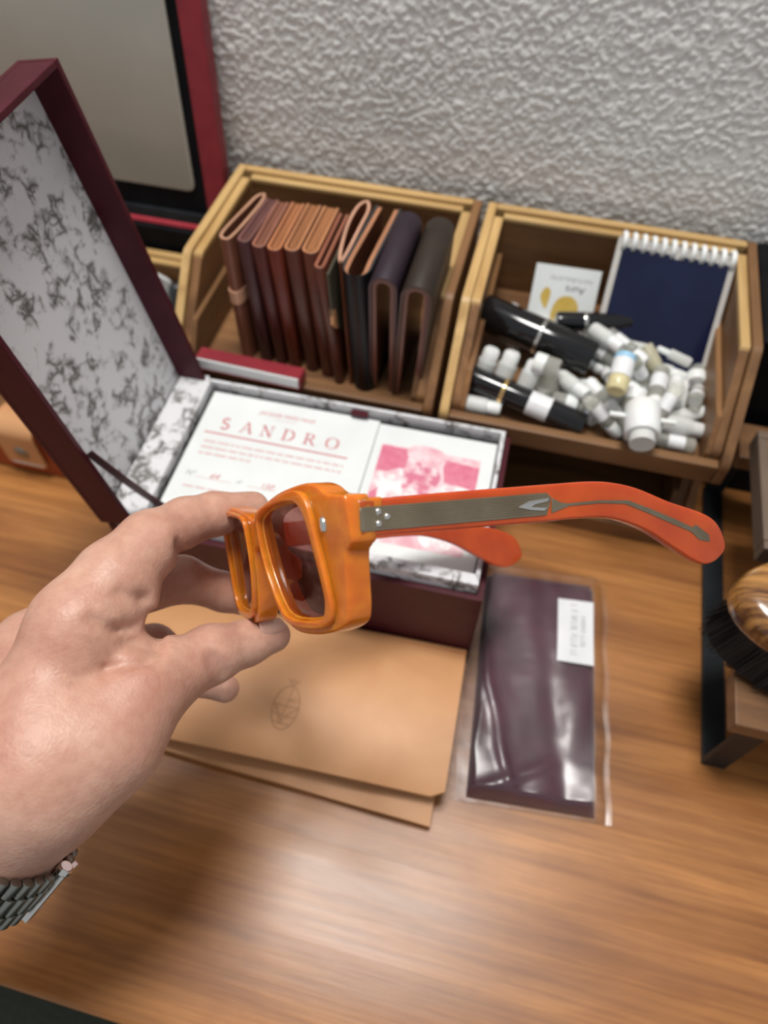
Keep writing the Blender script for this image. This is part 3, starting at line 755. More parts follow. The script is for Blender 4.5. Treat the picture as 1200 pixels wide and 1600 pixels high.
Geo().slab(under2, linspace(-9.7, 9.35, 24), linspace(0, 7.95, 10), 0.2).part('body_lining', M['veg_tan'], pouch, smooth=50)
# rolled spine that joins flap and body at the back
pr = [(-0.02, 2.04), (0.28, 1.86), (0.40, 1.2), (0.30, 0.5), (0.0, 0.12)]
pi_ = [(-0.02, 1.83), (0.12, 1.70), (0.20, 1.2), (0.12, 0.62), (0.0, 0.30)]
g = Geo().strip([(4.0+p[0], p[1]) for p in catmull(pr, 4, False)], [(4.0+p[0], p[1]) for p in catmull(pi_, 4, False)], 'x', -9.9, 9.75)
g.part('spine', M['veg_tan'], pouch, smooth=60)
# emblem: oval globe with spokes and a little crown
EM = (0.80, -1.30); et_ = math.radians(-2)
def emb(x, y, z):
    c, s = math.cos(et_), math.sin(et_)
    X, Y = EM[0]+x*c-y*s, EM[1]+x*s+y*c
    v = Y+4.0
    return (X, Y, flap_z(v)+0.10*math.cos(X*0.25)+0.006+z)
def em_ring(rx, ry): return [[(rx*math.cos(a), ry*math.sin(a)) for a in linspace(0, 2*math.pi, 41)]]
g = Geo()
strokes(g, em_ring(0.70, 1.16), 0.075, emb)
strokes(g, [[(0.12, 1.14), (0.05, 0.4), (0.0, 0.05), (-0.10, -0.9)], [(-0.68, 0.12), (-0.1, 0.05), (0.68, 0.10)], [(0.05, 0.35), (0.62, 0.42)], [(0.05, 0.40), (0.60, 0.62)],
            [(-0.64, 0.10), (-0.22, -0.45), (0.05, -0.92)], [(0.62, 0.05), (0.15, -0.45), (-0.2, -0.92)], [(-0.66, -0.38), (-0.2, -0.40), (0.25, -0.48), (0.6, -0.42)],
            [(-0.5, 0.05), (-0.3, -0.4), (-0.15, -0.9)], [(-0.48, -0.82), (0.45, -0.86)]], 0.055, emb)
strokes(g, [[(-0.26, 1.55), (-0.05, 1.22)], [(0.02, 1.62), (0.02, 1.2)], [(0.30, 1.55), (0.08, 1.22)], [(-0.22, 1.54), (-0.08, 1.42), (0.02, 1.58), (0.12, 1.42), (0.27, 1.54)]], 0.06, emb)
g.part('emblem', M['deboss'], pouch, recalc=False)

# ---------------------------------------------------------------- plum cloth pouch in a clear bag
PR_ = math.radians(5.2)
cloth = thing('cloth_pouch', 'folded plum cloth pouch inside the clear plastic bag', 'pouch', (25.6, -25.9, 0.06), (0, 0, PR_))
def pillow(hw, hl, th, n, m_, wr, seed, z0=0.0, expo=6.0, skew=0.0):
    rg = np.random.default_rng(seed)
    us = np.linspace(-1, 1, n); vs2 = np.linspace(-1, 1, m_)
    U, V = np.meshgrid(us, vs2, indexing='ij')
    e = np.clip(1-np.abs(U)**expo, 0, 1)*np.clip(1-np.abs(V)**(expo*1.8), 0, 1)
    w = np.zeros_like(U)
    for k in range(9):
        a = rg.uniform(0, math.pi); fr = rg.uniform(1.5, 5); w += np.sin((U*math.cos(a)*hw/3+V*math.sin(a)*hl/3)*fr+rg.uniform(0, 6))/9
    Z = z0+th*e**0.5+wr*w*e
    return U*hw, V*hl, Z, e
X_, Y_, Z_, e_ = pillow(3.35, 6.75, 1.45, 34, 60, 0.12, 4, 0.05, 8)
g = Geo(); g.grid([[(X_[i, j], Y_[i, j], Z_[i, j]) for j in range(60)] for i in range(34)])
g.grid([[(X_[i, j], Y_[i, j], 0.04) for j in range(59, -1, -1)] for i in range(34)])
g.part('cloth', M['plum_cloth'], cloth, smooth=80, merge=0.001)
g = Geo().box(-3.0, 3.0, 6.35, 6.6, 0.4, 0.9).part('hem', M['plum_cloth'], cloth, bevel=0.1)

bag = thing('plastic_bag', 'clear plastic bag with white sticker holding the plum pouch', 'plastic bag', (25.55, -25.75, 0.01), (0, 0, PR_))
def bag_z(x, y):
    # film stands clear of the pouch, flat at the side seams, with drawn wrinkles
    ex = min(1, max(0, (3.95-abs(x))/0.75)); ey = min(1, max(0, (7.15-abs(y))/0.5))
    h = 0.05+1.66*(ex**0.55)*(ey**0.5)
    w = 0.05*math.sin(1.1*x+0.5*y)+0.025*math.sin(2.4*x-0.9*y+1)+0.02*math.sin(0.4*x*y+2.0)
    w += 0.16*math.exp(-((x+2.2+0.25*(y+3))**2)/0.10)*(1 if y < 1 else math.exp(-(y-1)**2))
    w += 0.13*math.exp(-((y+5.4-0.5*x)**2)/0.12)*(1 if x < 0 else math.exp(-x*x))
    w -= 0.10*math.exp(-((x-0.6+0.12*y)**2)/0.35)
    return h+w*ex*ey
nu, nv = 70, 110
us = linspace(-3.95, 3.95, nu); vv = linspace(-7.15, 7.15, nv)
g = Geo().grid([[(u+0.06*math.sin(v*1.7), v, bag_z(u, v)) for v in vv] for u in us])
g.part('front_film', M['film'], bag, smooth=80, recalc=False)
g = Geo().grid([[(u+0.06*math.sin(v*1.7), v, 0.02) for v in vv[::5]] for u in us[::5]])
g.part('back_film', M['film'], bag, smooth=80, recalc=False)
for sx in (-1, 1):
    g = Geo().grid([[(sx*(3.93+k*0.16)+0.06*math.sin(v*1.7), v, 0.05+0.015*math.sin(v*1.3+k)+0.04*k) for v in vv[::2]] for k in (0, 1, 2)])
    g.part('side_seam', M['film'], bag, smooth=80, recalc=False)
def on_bag(x, y, z): return (x, y, bag_z(x, y)+0.025+z)
st = Geo().slab(lambda u, v: on_bag(u, v, 0.0), linspace(0.95, 3.02, 10), linspace(0.85, 4.88, 16), 0.012)
sticker = st.part('sticker', M['label_white'], bag, smooth=60)
# two rows of lettering run along the sticker; only their rhythm can be made out
g = Geo(); rg_ = random.Random(8)
for row, (xr, y0, y1, hgt) in enumerate(((1.72, 1.15, 4.55, 0.34), (2.30, 1.7, 4.0, 0.24))):
    y = y1
    while y > y0:
        if rg_.random() < 0.16: y -= 0.16; continue
        k = rg_.randrange(4)
        a = (xr, y); w_ = 0.11
        L1 = [[(xr, y), (xr+hgt, y)]]
        L2 = [[(xr, y-w_), (xr+hgt, y-w_)]]
        M1 = [[(xr+hgt, y), (xr+hgt, y-w_)]]; M2 = [[(xr+hgt/2, y), (xr+hgt/2, y-w_)]]; M3 = [[(xr, y), (xr, y-w_)]]
        strokes(g, [L1+M1+M2, L1+L2+M1, L1+M1+M3+L2, L1+M3][k], 0.035, lambda x, y_, z: on_bag(x, y_, z+0.004))
        y -= 0.21
lt = g.part('sticker_lettering', M['grey_ink'], bag, recalc=False); lt.parent = sticker

# ---------------------------------------------------------------- contents of the second bin
def axis_mtx(a, b):
    a = Vector(a); d = (Vector(b)-a)
    return Matrix.Translation(a) @ d.to_track_quat('Z', 'Y').to_matrix().to_4x4(), d.length

# spiral notebook leaning against the back
nb_top = Vector((28.72, -2.05, 13.45)); nb_dir = Vector((-0.115, -0.70, -0.70)).normalized()
nx_ = Vector((0.985, 0.0, -0.03)).normalized(); nn = nx_.cross(nb_dir).normalized()
if nn.z < 0: nn = -nn
nm = Matrix((nx_, -nb_dir, nn)).transposed().to_4x4()
note = thing('spiral_notebook', 'navy notebook with white spiral binding leaning in the vial bin', 'notebook', tuple(nb_top), nm.to_euler())
HW, NL = 3.52, 7.6
Geo().prism(round_poly([(-HW, -NL), (HW, -NL), (HW, 0), (-HW, 0)], 0.12, 3), 'z', -0.22, 0.0).part('pages', M['page_edge'], note)
Geo().prism([(-HW+0.35, -NL+0.1), (HW-0.35, -NL+0.1), (HW-0.35, -0.55), (0.35, -0.55), (0.25, -0.75), (-0.25, -0.75), (-0.35, -0.55), (-HW+0.35, -0.55)][::-1], 'z', 0.005, 0.05).part('cover', M['navy'], note)
for i in range(12):
    x = -HW+0.32+i*(2*HW-0.64)/11
    ring = [(x+0.06*math.sin(a*0.5), -0.20+0.42*math.cos(a), -0.08+0.42*math.sin(a)) for a in linspace(0, 2*math.pi, 17)]
    Geo().tube(ring, 0.17, 8).part('wire_coil', M['white_plastic'], note, smooth=60)

# printed card behind the black atomiser
card = thing('sample_card', 'white sample card with yellow print standing behind the black atomiser', 'card', (22.75, -2.55, 11.2), (math.radians(-33), 0, math.radians(2)))
Geo().box(-2.05, 2.05, -0.04, 0.0, -4.4, 0).part('sheet', M['card'], card)
def onk(x, z, y): return (x, -0.045-y*0.5, z)
def area_k(g, pts, d, mi):
    k = len(g.v); g.v += [onk(p[0], p[1], d) for p in pts]; g.f.append(tuple(range(k, k+len(pts)))); g.m.append(mi)
g = Geo()
area_k(g, catmull([(-0.6, -2.9), (-0.3, -2.0), (0.4, -1.75), (1.0, -2.2), (1.05, -3.2), (0.6, -3.7), (-0.3, -4.0)], 5), 0.01, 0)
area_k(g, catmull([(-1.45, -2.0), (-1.2, -1.4), (-0.85, -1.6), (-0.9, -2.4), (-1.05, -2.7)], 5), 0.01, 0)
area_k(g, catmull([(-0.2, -2.9), (0.4, -2.8), (0.6, -2.95), (0.4, -3.1), (-0.1, -3.0)], 4), 0.014, 1)
g.part('yellow_print', [M['yellow_print'], M['dark_ink']], card, recalc=False)
# the card stands upside down, so its lettering does too
text_mesh('lettering', 'Aura', 0.62, lambda x, y, z: onk(1.25-x, -1.15-y, z), M['dark_ink'], card)
text_mesh('lettering', 'NATURALISTIC', 0.36, lambda x, y, z: onk(1.62-x*1.12, -0.62-y, z), M['grey_ink'], card)

# black atomisers
def atomiser(label, a, b, r, ring, ring_at, extra=None):
    m_, L_ = axis_mtx(a, b)
    t = thing('perfume_atomiser', label, 'perfume atomiser', tuple(m_.translation), m_.to_euler())
    k = L_*ring_at
    Geo().lathe([(r*0.80, 0), (r*0.95, 0.05), (r, 0.18), (r, k-0.10)], 28).part('cap', M['gloss_black'], t, smooth=40)
    Geo().lathe([(r*1.03, k-0.09), (r*1.05, k-0.05), (r*1.05, k+0.10), (r*1.03, k+0.13)], 28).part('ring', ring, t, smooth=40)
    Geo().lathe([(r*0.97, k+0.14), (r*0.97, L_-0.2), (r*0.9, L_-0.06), (r*0.7, L_)], 28).part('body', M['gloss_black'], t, smooth=40)
    if extra:
        z0, z1 = extra
        Geo().lathe([(r*0.985, z0), (r*0.99, z0), (r*0.99, z1), (r*0.985, z1)], 28, cap=False).part('paper_label', M['label_white'], t, smooth=40)
    return t
atomiser('thick black atomiser with silver ring lying across the vials', (18.0, -6.75, 10.1), (25.2, -8.6, 9.45), 1.12, M['silver'], 0.53)
atomiser('slim black atomiser with gold ring and white paper label', (18.0, -11.6, 9.2), (25.3, -13.15, 8.5), 0.74, M['gold'], 0.32, (4.0, 5.3))
atomiser('small black atomiser with silver collar in front of the notebook', (22.6, -6.25, 9.85), (27.2, -5.05, 9.75), 0.62, M['silver'], 0.36)

# vials, as they came to rest in the heap: kind, radius, one end, other end
VIALS = [('clear', 0.44, 28.08, -7.98, 8.09, 25.86, -7.79, 8.09),
 ('clear', 0.44, 28.44, -11.71, 8.09, 28.54, -9.49, 8.09),
 ('frost', 0.5, 23.56, -7.37, 8.15, 24.95, -7.51, 8.15),
 ('clear', 0.5, 27.55, -10.37, 8.15, 25.07, -9.6, 8.15),
 ('frost', 0.5, 30.53, -10.82, 8.15, 31.76, -10.15, 8.15),
 ('short', 0.62, 25.34, -11.61, 8.27, 25.54, -11.79, 8.27),
 ('short', 0.62, 23.84, -11.46, 8.27, 24.1, -11.48, 8.27),
 ('frost', 0.55, 29.46, -11.19, 8.2, 29.55, -9.29, 8.2),
 ('short', 0.62, 24.94, -5.79, 8.27, 25.2, -5.81, 8.27),
 ('clear', 0.44, 24.62, -10.56, 8.09, 23.28, -8.79, 8.09),
 ('frost', 0.5, 30.61, -9.63, 8.15, 30.81, -8.24, 8.15),
 ('clear', 0.44, 31.21, -12.71, 8.09, 28.99, -12.71, 8.09),
 ('short', 0.62, 22.87, -10.7, 8.48, 22.95, -10.59, 8.26),
 ('clear', 0.5, 27.39, -11.81, 8.15, 25.4, -10.34, 8.94),
 ('frost', 0.5, 22.55, -7.26, 8.15, 22.47, -5.86, 8.15),
 ('frost', 0.55, 28.17, -7.0, 8.2, 26.27, -6.84, 8.22),
 ('clear', 0.5, 24.98, -6.73, 8.91, 27.1, -8.23, 9.08),
 ('clear', 0.44, 25.4, -12.3, 9.48, 27.08, -12.71, 8.09),
 ('short', 0.62, 20.02, -6.47, 8.27, 20.23, -6.63, 8.27),
 ('short', 0.62, 27.84, -11.09, 8.96, 27.85, -10.88, 9.11),
 ('frost', 0.5, 23.77, -10.18, 8.93, 24.77, -11.13, 9.15),
 ('short', 0.62, 31.63, -6.88, 8.27, 31.63, -7.14, 8.27),
 ('frost', 0.5, 28.13, -12.09, 9.43, 28.03, -12.65, 8.15),
 ('frost', 0.5, 29.2, -6.83, 8.16, 30.53, -7.28, 8.15),
 ('frost', 0.5, 30.12, -10.18, 9.08, 30.24, -8.79, 9.03),
 ('frost', 0.55, 29.96, -11.99, 8.78, 31.71, -11.55, 8.2),
 ('clear', 0.5, 21.07, -4.48, 8.15, 23.6, -5.08, 8.15),
 ('amber', 0.5, 28.4, -7.05, 9.34, 29.8, -8.25, 8.15),
 ('frost', 0.5, 28.29, -6.17, 8.87, 26.89, -6.11, 8.93),
 ('short', 0.62, 27.34, -8.99, 8.27, 27.52, -9.18, 8.27),
 ('clear', 0.44, 26.88, -10.54, 9.36, 26.22, -8.59, 8.53),
 ('short', 0.62, 19.46, -4.69, 8.27, 19.62, -4.48, 8.27),
 ('clear', 0.44, 27.53, -8.79, 9.88, 28.82, -8.6, 8.09),
 ('clear', 0.5, 29.23, -8.63, 9.19, 28.95, -11.21, 9.11),
 ('short', 0.62, 22.61, -10.67, 10.17, 22.36, -10.61, 10.17),
 ('frost', 0.5, 25.16, -6.72, 9.94, 26.26, -7.58, 10.02),
 ('clear', 0.44, 31.31, -10.09, 9.13, 31.81, -8.19, 8.09),
 ('frost', 0.5, 21.47, -6.23, 8.15, 20.44, -5.28, 8.15),
 ('frost', 0.5, 30.68, -6.38, 8.64, 29.33, -6.13, 8.91),
 ('clear', 0.44, 26.21, -6.43, 9.59, 27.91, -7.86, 9.57),
 ('clear', 0.44, 29.74, -11.09, 10.28, 28.95, -12.71, 8.99)]
VG = 'perfume vials heaped in the wooden bin'
VL = {'clear': 'clear glass perfume vial with a white cap', 'frost': 'frosted white plastic vial',
      'amber': 'vial of pale yellow perfume with a white cap', 'short': 'short clear jar with a white lid'}
proto = {}
def vial_parts(kind, r, L_):
    """meshes of one vial along +z from its lower end"""
    T = L_+2*r
    if kind == 'frost':
        return [('tube', Geo().lathe([(r*0.55, 0), (r*0.9, r*0.15), (r*0.98, r*0.5), (r*0.98, T*0.62)], 14).mesh('frost_tube', smooth=50), M['frost']),
                ('cap', Geo().lathe([(r*0.84, T*0.62), (r*0.84, T*0.92), (r*0.7, T)], 14).mesh('frost_cap', smooth=50), M['white_plastic'])]
    if kind == 'short':
        return [('jar', Geo().lathe([(r*0.9, 0), (r*0.98, r*0.12), (r*0.98, T*0.55)], 16).mesh('jar', smooth=50), M['vial_glass']),
                ('lid', Geo().lathe([(r, T*0.55), (r, T*0.95), (r*0.92, T), (r*0.7, T), (r*0.66, T*0.93), (0.01, T*0.93)], 16, cap=False).mesh('jar_lid', smooth=50), M['white_plastic'])]
    p = [('tube', Geo().lathe([(r*0.8, 0), (r*0.97, r*0.2), (r*0.97, T*0.66), (r*0.6, T*0.72)], 14).mesh('vial_tube', smooth=50), M['vial_glass']),
         ('cap', Geo().lathe([(r*0.7, T*0.70), (r*0.88, T*0.72), (r*0.88, T*0.93), (r*0.6, T)], 14).mesh('vial_cap', smooth=50), M['white_plastic'])]
    if kind == 'amber':
        p.append(('perfume', Geo().lathe([(r*0.7, r*0.12), (r*0.88, r*0.3), (r*0.88, T*0.55)], 14).mesh('vial_liquid', smooth=50), M['juice']))
    else:
        p.append(('paper_label', Geo().lathe([(r*0.985, T*0.2), (r*0.985, T*0.5)], 14, cap=False).mesh('vial_label', smooth=50), M['label_white']))
    return p
for kind, r, ax, ay, az, bx, by, bz in VIALS:
    a = Vector((ax, ay, az)); b = Vector((bx, by, bz)); d = (b-a).normalized(); L_ = (b-a).length
    m_, _ = axis_mtx(a-d*r, b)
    key = (kind, round(r, 2))
    if key not in proto: proto[key] = vial_parts(kind, r, L_)
    cx_, cy_ = (ax+bx)/2, (ay+by)/2
    where = ' at the right wall of its bin' if cx_ > 30 else ' below the navy notebook' if cy_ > -8 else ' near the front board of its bin' if cy_ < -11 else ' left of the blue banded vial' if cx_ < 26 else ' right of the blue banded vial'
    t = thing('perfume_vial', VL[kind]+where, 'perfume vial', tuple(m_.translation), m_.to_euler(), group=VG)
    for nm_, me, mt in proto[key]:
        put(nm_, me, mt, t)
# vials that can be told apart
def special(label, a, b, r, parts):
    m_, L_ = axis_mtx(a, b)
    t = thing('perfume_vial', label, 'perfume vial', tuple(m_.translation), m_.to_euler(), group=VG)
    for nm_, prof, mt in parts:
        Geo().lathe([(q[0]*r, q[1]*L_) for q in prof], 20).part(nm_, mt, t, smooth=45)
    return t
special('white vial with a sky blue band standing out of the heap', (26.371, -12.570, 11.000), (26.620, -10.245, 11.600), 0.62,
        [('tube', [(0.8, 0), (0.95, 0.05), (0.95, 0.35)], M['juice']), ('paper_label', [(1, 0.36), (1, 0.82)], M['label_white']), ('band', [(0.97, 0.83), (0.97, 0.97), (0.8, 1)], M['sky_blue'])])
t = special('big white spray cap with a cross bar near the front of the heap', (28.191, -14.557, 10.000), (28.065, -12.444, 10.200), 0.98,
        [('bottle', [(0.7, -0.25), (0.7, 0.02)], M['frost']), ('cap', [(0.9, 0.03), (1, 0.1), (1, 0.92), (0.85, 1)], M['white_plastic'])])
Geo().tube([(-1.8, 0, 1.25), (1.8, 0, 1.25)], 0.16, 10).part('cross_bar', M['white_plastic'], t, smooth=60)

FV = [('tube', [(0.6, 0), (0.95, 0.06), (0.98, 0.2), (0.98, 0.62)], M['frost']), ('cap', [(0.85, 0.63), (0.85, 0.94), (0.7, 1)], M['white_plastic'])]
special('frosted vial leaning at the left wall between the two black atomisers', (18.862, -10.797, 8.350), (19.201, -10.050, 10.200), 0.58, FV)
special('frosted vial second from the left wall between the black atomisers', (20.064, -10.927, 8.350), (20.419, -10.010, 10.200), 0.58, FV)
special('frosted vial third from the left wall between the black atomisers', (21.489, -11.253, 8.500), (21.850, -10.357, 10.100), 0.58, FV)
special('white capped vial lying in the near left corner of its bin', (18.156, -12.949, 8.350), (20.391, -12.998, 8.350), 0.5, FV)

# ---------------------------------------------------------------- left: red framed case, black box, bin contents, orange case
bb = tag(Geo().box(-9, 9, -1.5, 1.55, 0, 8.6).part('black_box', M['black'], None, (-10.0, -0.55, 0), bevel=0.1), 'black box under the red framed case by the wall', 'box')
case = thing('display_case', 'red framed display case with black mat and grey pane leaning on the wall', 'display case', (-0.75, -1.75, 8.64), (math.radians(-6.2), 0, 0))
CW, CH = 24.0, 26.0
Geo().box(-1.5, 0, 0.0, 1.0, 0, CH).part('side_frame', M['red_leather'], case, bevel=0.06)
Geo().box(-CW, -CW+1.5, 0.0, 1.0, 0, CH).part('side_frame', M['red_leather'], case, bevel=0.06)
Geo().box(-CW+1.52, -1.52, 0.0, 1.0, CH-1.5, CH).part('top_frame', M['red_leather'], case, bevel=0.06)
Geo().box(-CW+1.52, -1.52, 0.05, 1.0, 0.02, 0.40).part('bottom_frame', M['red_toplit'], case, bevel=0.05)
Geo().box(-CW+1.5, -1.5, 0.45, 0.95, 0.42, CH-1.5).part('mat', M['black'], case)
Geo().box(-CW+1.6, -1.55, 0.08, 0.42, 0.45, 1.15).part('mat_step', M['black_metal'], case, bevel=0.04)
pr_ = round_poly([(-CW+2.3, 2.75), (-2.35, 2.75), (-2.35, CH-2.3), (-CW+2.3, CH-2.3)], 0.6, 6)
Geo().prism(pr_, 'y', 0.20, 0.44).part('pane', M['pane'], case, bevel=0.06, smooth=60)

t = thing('folded_paper', 'folded white paper standing in the low bin behind the lid', 'paper', (-6.2, -4.6, 0.7), (0, 0, 0.25))
Geo().prism(round_poly([(-1.7, 0), (1.4, 0), (1.3, 5.2), (0.4, 5.9), (-1.6, 5.6)], 0.3, 4), 'y', -0.15, 0.15).part('sheet', M['card'], t, bevel=0.05)
Geo().prism(round_poly([(-1.5, 0), (1.0, 0), (0.9, 4.6), (-1.4, 4.9)], 0.2, 4), 'y', -0.5, -0.3).part('sheet', M['card'], t, bevel=0.05)
m_, L_ = axis_mtx((-3.9, -6.2, 1.4), (-4.5, -4.3, 5.9))
t = thing('marker_pen', 'dark grey marker with red barrel leaning in the low bin', 'marker', tuple(m_.translation), m_.to_euler())
Geo().lathe([(0.5, 0), (0.55, 0.1), (0.55, 2.4)], 18).part('barrel', M['red_leather'], t, smooth=40)
Geo().lathe([(0.62, 2.42), (0.62, L_-0.5), (0.5, L_-0.15), (0.25, L_)], 18).part('cap', lerp_mat('dark_grey_plastic', (0.02, 0.022, 0.024), (0.03, 0.032, 0.034), (60, 60, 60), 0.35), t, smooth=40)

# orange leather case standing at the foot of the low bin
oc = thing('leather_case', 'orange red leather case with snap tab at the left edge', 'leather case', (-13.5, -18.0, 0))
Geo().prism(round_poly([(-1.05, 0.02), (-0.95, 4.0), (-0.3, 4.5), (0.75, 4.4), (1.0, 3.8), (1.05, 0.02)], [0.2, 0.3, 0.3, 0.3, 0.3, 0.2], 4), 'x', -9.0, 9.6).part('body', M['orange_leather'], oc, bevel=0.12, smooth=50)
tabp = [(1.12, 3.4), (0.85, 4.46), (-0.25, 4.60), (-0.98, 4.15), (-1.12, 3.2), (-1.13, 1.3)]
tl = catmull(tabp, 5, False)
tab = Geo().strip(tl, offset_line(tl, -0.16), 'x', 2.2, 5.0).part('tab', M['veg_tan'], oc, smooth=60)
Geo().tube([(2.25, -1.2, 1.38), (2.5, -1.2, 1.12), (4.7, -1.2, 1.12), (4.95, -1.2, 1.38)], 0.10, 8).part('edge_binding', M['silver'], tab, smooth=60)
m_, L_ = axis_mtx((3.6, -1.1, 2.35), (3.6, -1.6, 2.33))
sn = Geo().lathe([(0.62, 0), (0.62, 0.12), (0.5, 0.25), (0.25, 0.34), (0.05, 0.36)], 20, 0, m_).part('snap', M['steel'], tab, smooth=50)
tag(Geo().box(-3.6, 3.2, -0.3, 0.25, 0, 0.16).part('white_strip', M['card'], None, (-14.8, -17.9, 4.62), (0, 0, 0.05), bevel=0.03), 'white strip of card lying on the orange leather case', 'card')

# ---------------------------------------------------------------- right: stand with brush, black box
tag(Geo().box(33.75, 46, -8.4, 0.9, 0.0, 12.7).part('black_box', M['black'], None, bevel=0.12), 'tall black box at the right edge beside the vial bin', 'box')
stand = thing('shoe_care_stand', 'low stand of wooden slats on black metal runners at the right', 'stand', (38, -18, 0))
def bx(g, x0, x1, y0, y1, z0, z1): return g.box(x0-38, x1-38, y0+18, y1+18, z0, z1)
for x in (34.95, 48.0):
    bx(Geo(), x, x+1.25, -28.05, -8.9, 0.0, 0.32).part('runner', M['black_metal'], stand, bevel=0.04)
    bx(Geo(), x, x+1.25, -28.05, -27.75, 0.33, 5.95).part('upright', M['black_metal'], stand, bevel=0.04)
    bx(Geo(), x, x+1.25, -9.2, -8.9, 0.33, 5.95).part('upright', M['black_metal'], stand, bevel=0.04)
for y in (-28.45, -25.15):
    bx(Geo(), 34.0, 50.5, y, y+2.75, 6.0, 7.08).part('slat', M['walnut'], stand, bevel=0.08)
bx(Geo(), 34.6, 50, -11.9, -9.1, 6.0, 7.08).part('slat', M['walnut'], stand, bevel=0.08)
bx(Geo(), 37.5, 38.6, -25.1, -9.2, 5.2, 5.95).part('cross_rail', M['walnut'], stand, bevel=0.05)
crate = thing('slatted_box', 'wooden box with slatted top at the right edge behind the brush', 'wooden box', (38.5, -16.2, 5.97))
gm = lerp_mat('grey_brown_wood', (0.10, 0.07, 0.05), (0.17, 0.12, 0.085), (60, 12, 60), 0.5)
Geo().box(-4.1, 6, -4.1, -3.6, 2.7, 4.0).part('end_board', gm, crate, bevel=0.08)
Geo().box(-4.1, 6, 3.3, 3.8, 2.7, 4.0).part('end_board', gm, crate, bevel=0.08)
Geo().box(-1.5, 5.5, 3.3-7.0, 3.2, 1.15, 2.68).part('foot', M['black'], crate)
Geo().box(-4.1, -3.6, -3.58, 3.28, 2.7, 4.0).part('side_board', gm, crate, bevel=0.08)
for i in range(6):
    y = -3.5+i*1.15
    Geo().box(-3.58, 6, y, y+1.02, 3.5, 3.95).part('slat', M['bin'], crate, bevel=0.05)

brush = thing('shoe_brush', 'oval wooden shoe brush with black bristles on the stand', 'brush', (38.3, -24.1, 7.1))
BA, BB = 5.95, 3.05
def oval(a, b, n=44): return [(a*math.cos(q), b*math.sin(q)) for q in [2*math.pi*i/n for i in range(n)]]
g = Geo(); lay = [(0.90, 0.86, 3.05), (0.98, 0.96, 3.15), (1.0, 1.0, 3.4), (0.985, 0.98, 4.25), (0.95, 0.93, 4.55), (0.86, 0.80, 4.78), (0.55, 0.5, 4.92), (0.05, 0.05, 4.95)]
n = 44
for sx, sy, z in lay: g.v += [(p[0], p[1], z) for p in oval(BA*sx, BB*sy, n)]
for i in range(len(lay)-1):
    for j in range(n): g.f.append((i*n+j, i*n+(j+1) % n, (i+1)*n+(j+1) % n, (i+1)*n+j)); g.m.append(0)
g.f.append(tuple(range(n-1, -1, -1))); g.m.append(0)
g.part('handle', M['brush_wood'], brush, smooth=40)
g = Geo(); rb = random.Random(4)
for k in range(6000):
    a = rb.uniform(0, 2*math.pi); q = math.sqrt(rb.random())*0.93
    x, y = BA*0.93*q*math.cos(a), BB*0.9*q*math.sin(a)
    fl_ = 1+0.17*q+rb.uniform(-0.03, 0.03)
    ex, ey, ez = x*fl_+rb.uniform(-.12, .12), y*fl_*1.04+rb.uniform(-.12, .12), rb.uniform(0.02, 0.35)+0.25*q
    w_ = 0.05
    vv_ = []
    for zz, xx, yy, ww in ((3.1, x, y, w_), (ez, ex, ey, w_*0.55)):
        for c_ in range(3):
            an = c_*2.094+k; vv_.append((xx+ww*math.cos(an), yy+ww*math.sin(an), zz))
    g.add(vv_, [(0, 1, 4, 3), (1, 2, 5, 4), (2, 0, 3, 5), (3, 4, 5)])
core = [(0.90, 0.88, 3.08), (0.97, 0.96, 1.6), (1.02, 1.02, 0.45)]
k0 = len(g.v)
for sx, sy, z in core: g.v += [(p[0]*0.95, p[1]*0.95, z) for p in oval(BA*sx, BB*sy, n)]
for i in range(2):
    for j in range(n): g.f.append((k0+i*n+j, k0+i*n+(j+1) % n, k0+(i+1)*n+(j+1) % n, k0+(i+1)*n+j)); g.m.append(0)
g.f.append(tuple(k0+2*n+j for j in range(n))); g.m.append(0)
br = g.part('bristles', M['bristle'], brush, recalc=False); br['kind'] = 'stuff'

# ---------------------------------------------------------------- sunglasses
GO = Vector((13.700, -31.988, 18.996)); gXa = Vector((0.538, -0.317, 0.781)); gYa = Vector((0.788, 0.517, -0.334)); gZa = Vector((-0.298, 0.795, 0.528))
gm_ = Matrix((gXa, gYa, gZa)).transposed()
glasses = thing('sunglasses', 'thick square orange sunglasses with dark lenses held in the hand', 'sunglasses', tuple(GO), gm_.to_euler())
glasses.scale = (0.885, 0.885, 0.885)
KW, PT = 0.0130, 0.104
def bend(x, z, y): return (x, y+KW*x*x-PT*z, z)
half_out = [(0.0, 1.62), (0.75, 1.88), (1.7, 2.12), (3.2, 2.36), (5.0, 2.44), (5.75, 2.28), (6.25, 1.98), (6.95, 1.86), (7.2, 1.70), (7.22, 0.55), (6.98, 0.30), (6.72, 0.05), (6.52, -0.8), (6.32, -1.65), (5.95, -2.15), (4.7, -2.48), (3.0, -2.56), (1.95, -2.34), (1.35, -1.75), (0.95, -0.7), (0.62, 0.25), (0.3, 0.52)]
full = half_out+[(0.0, 0.58)]+[(-x, z) for x, z in half_out[:0:-1]]
outer = catmull(full, 5)
lens_l = [(1.08, 1.42), (1.75, 1.72), (2.6, 1.84), (3.6, 1.88), (4.4, 1.78), (4.82, 1.35), (5.02, 0.40), (5.18, -0.70), (5.18, -1.42), (4.75, -1.86), (3.3, -1.98), (2.25, -1.84), (1.66, -1.30), (1.18, -0.4), (0.98, 0.6)]
hole = catmull(lens_l, 5)
hole_m = [(-x, z) for x, z in hole][::-1]
FT = 0.42
fr = fill_curve('front_frame', [outer, hole, hole_m], FT-0.09, 0.09, [M['acetate']], lambda x, y, z: bend(x, y, FT+z), glasses, smooth=50)
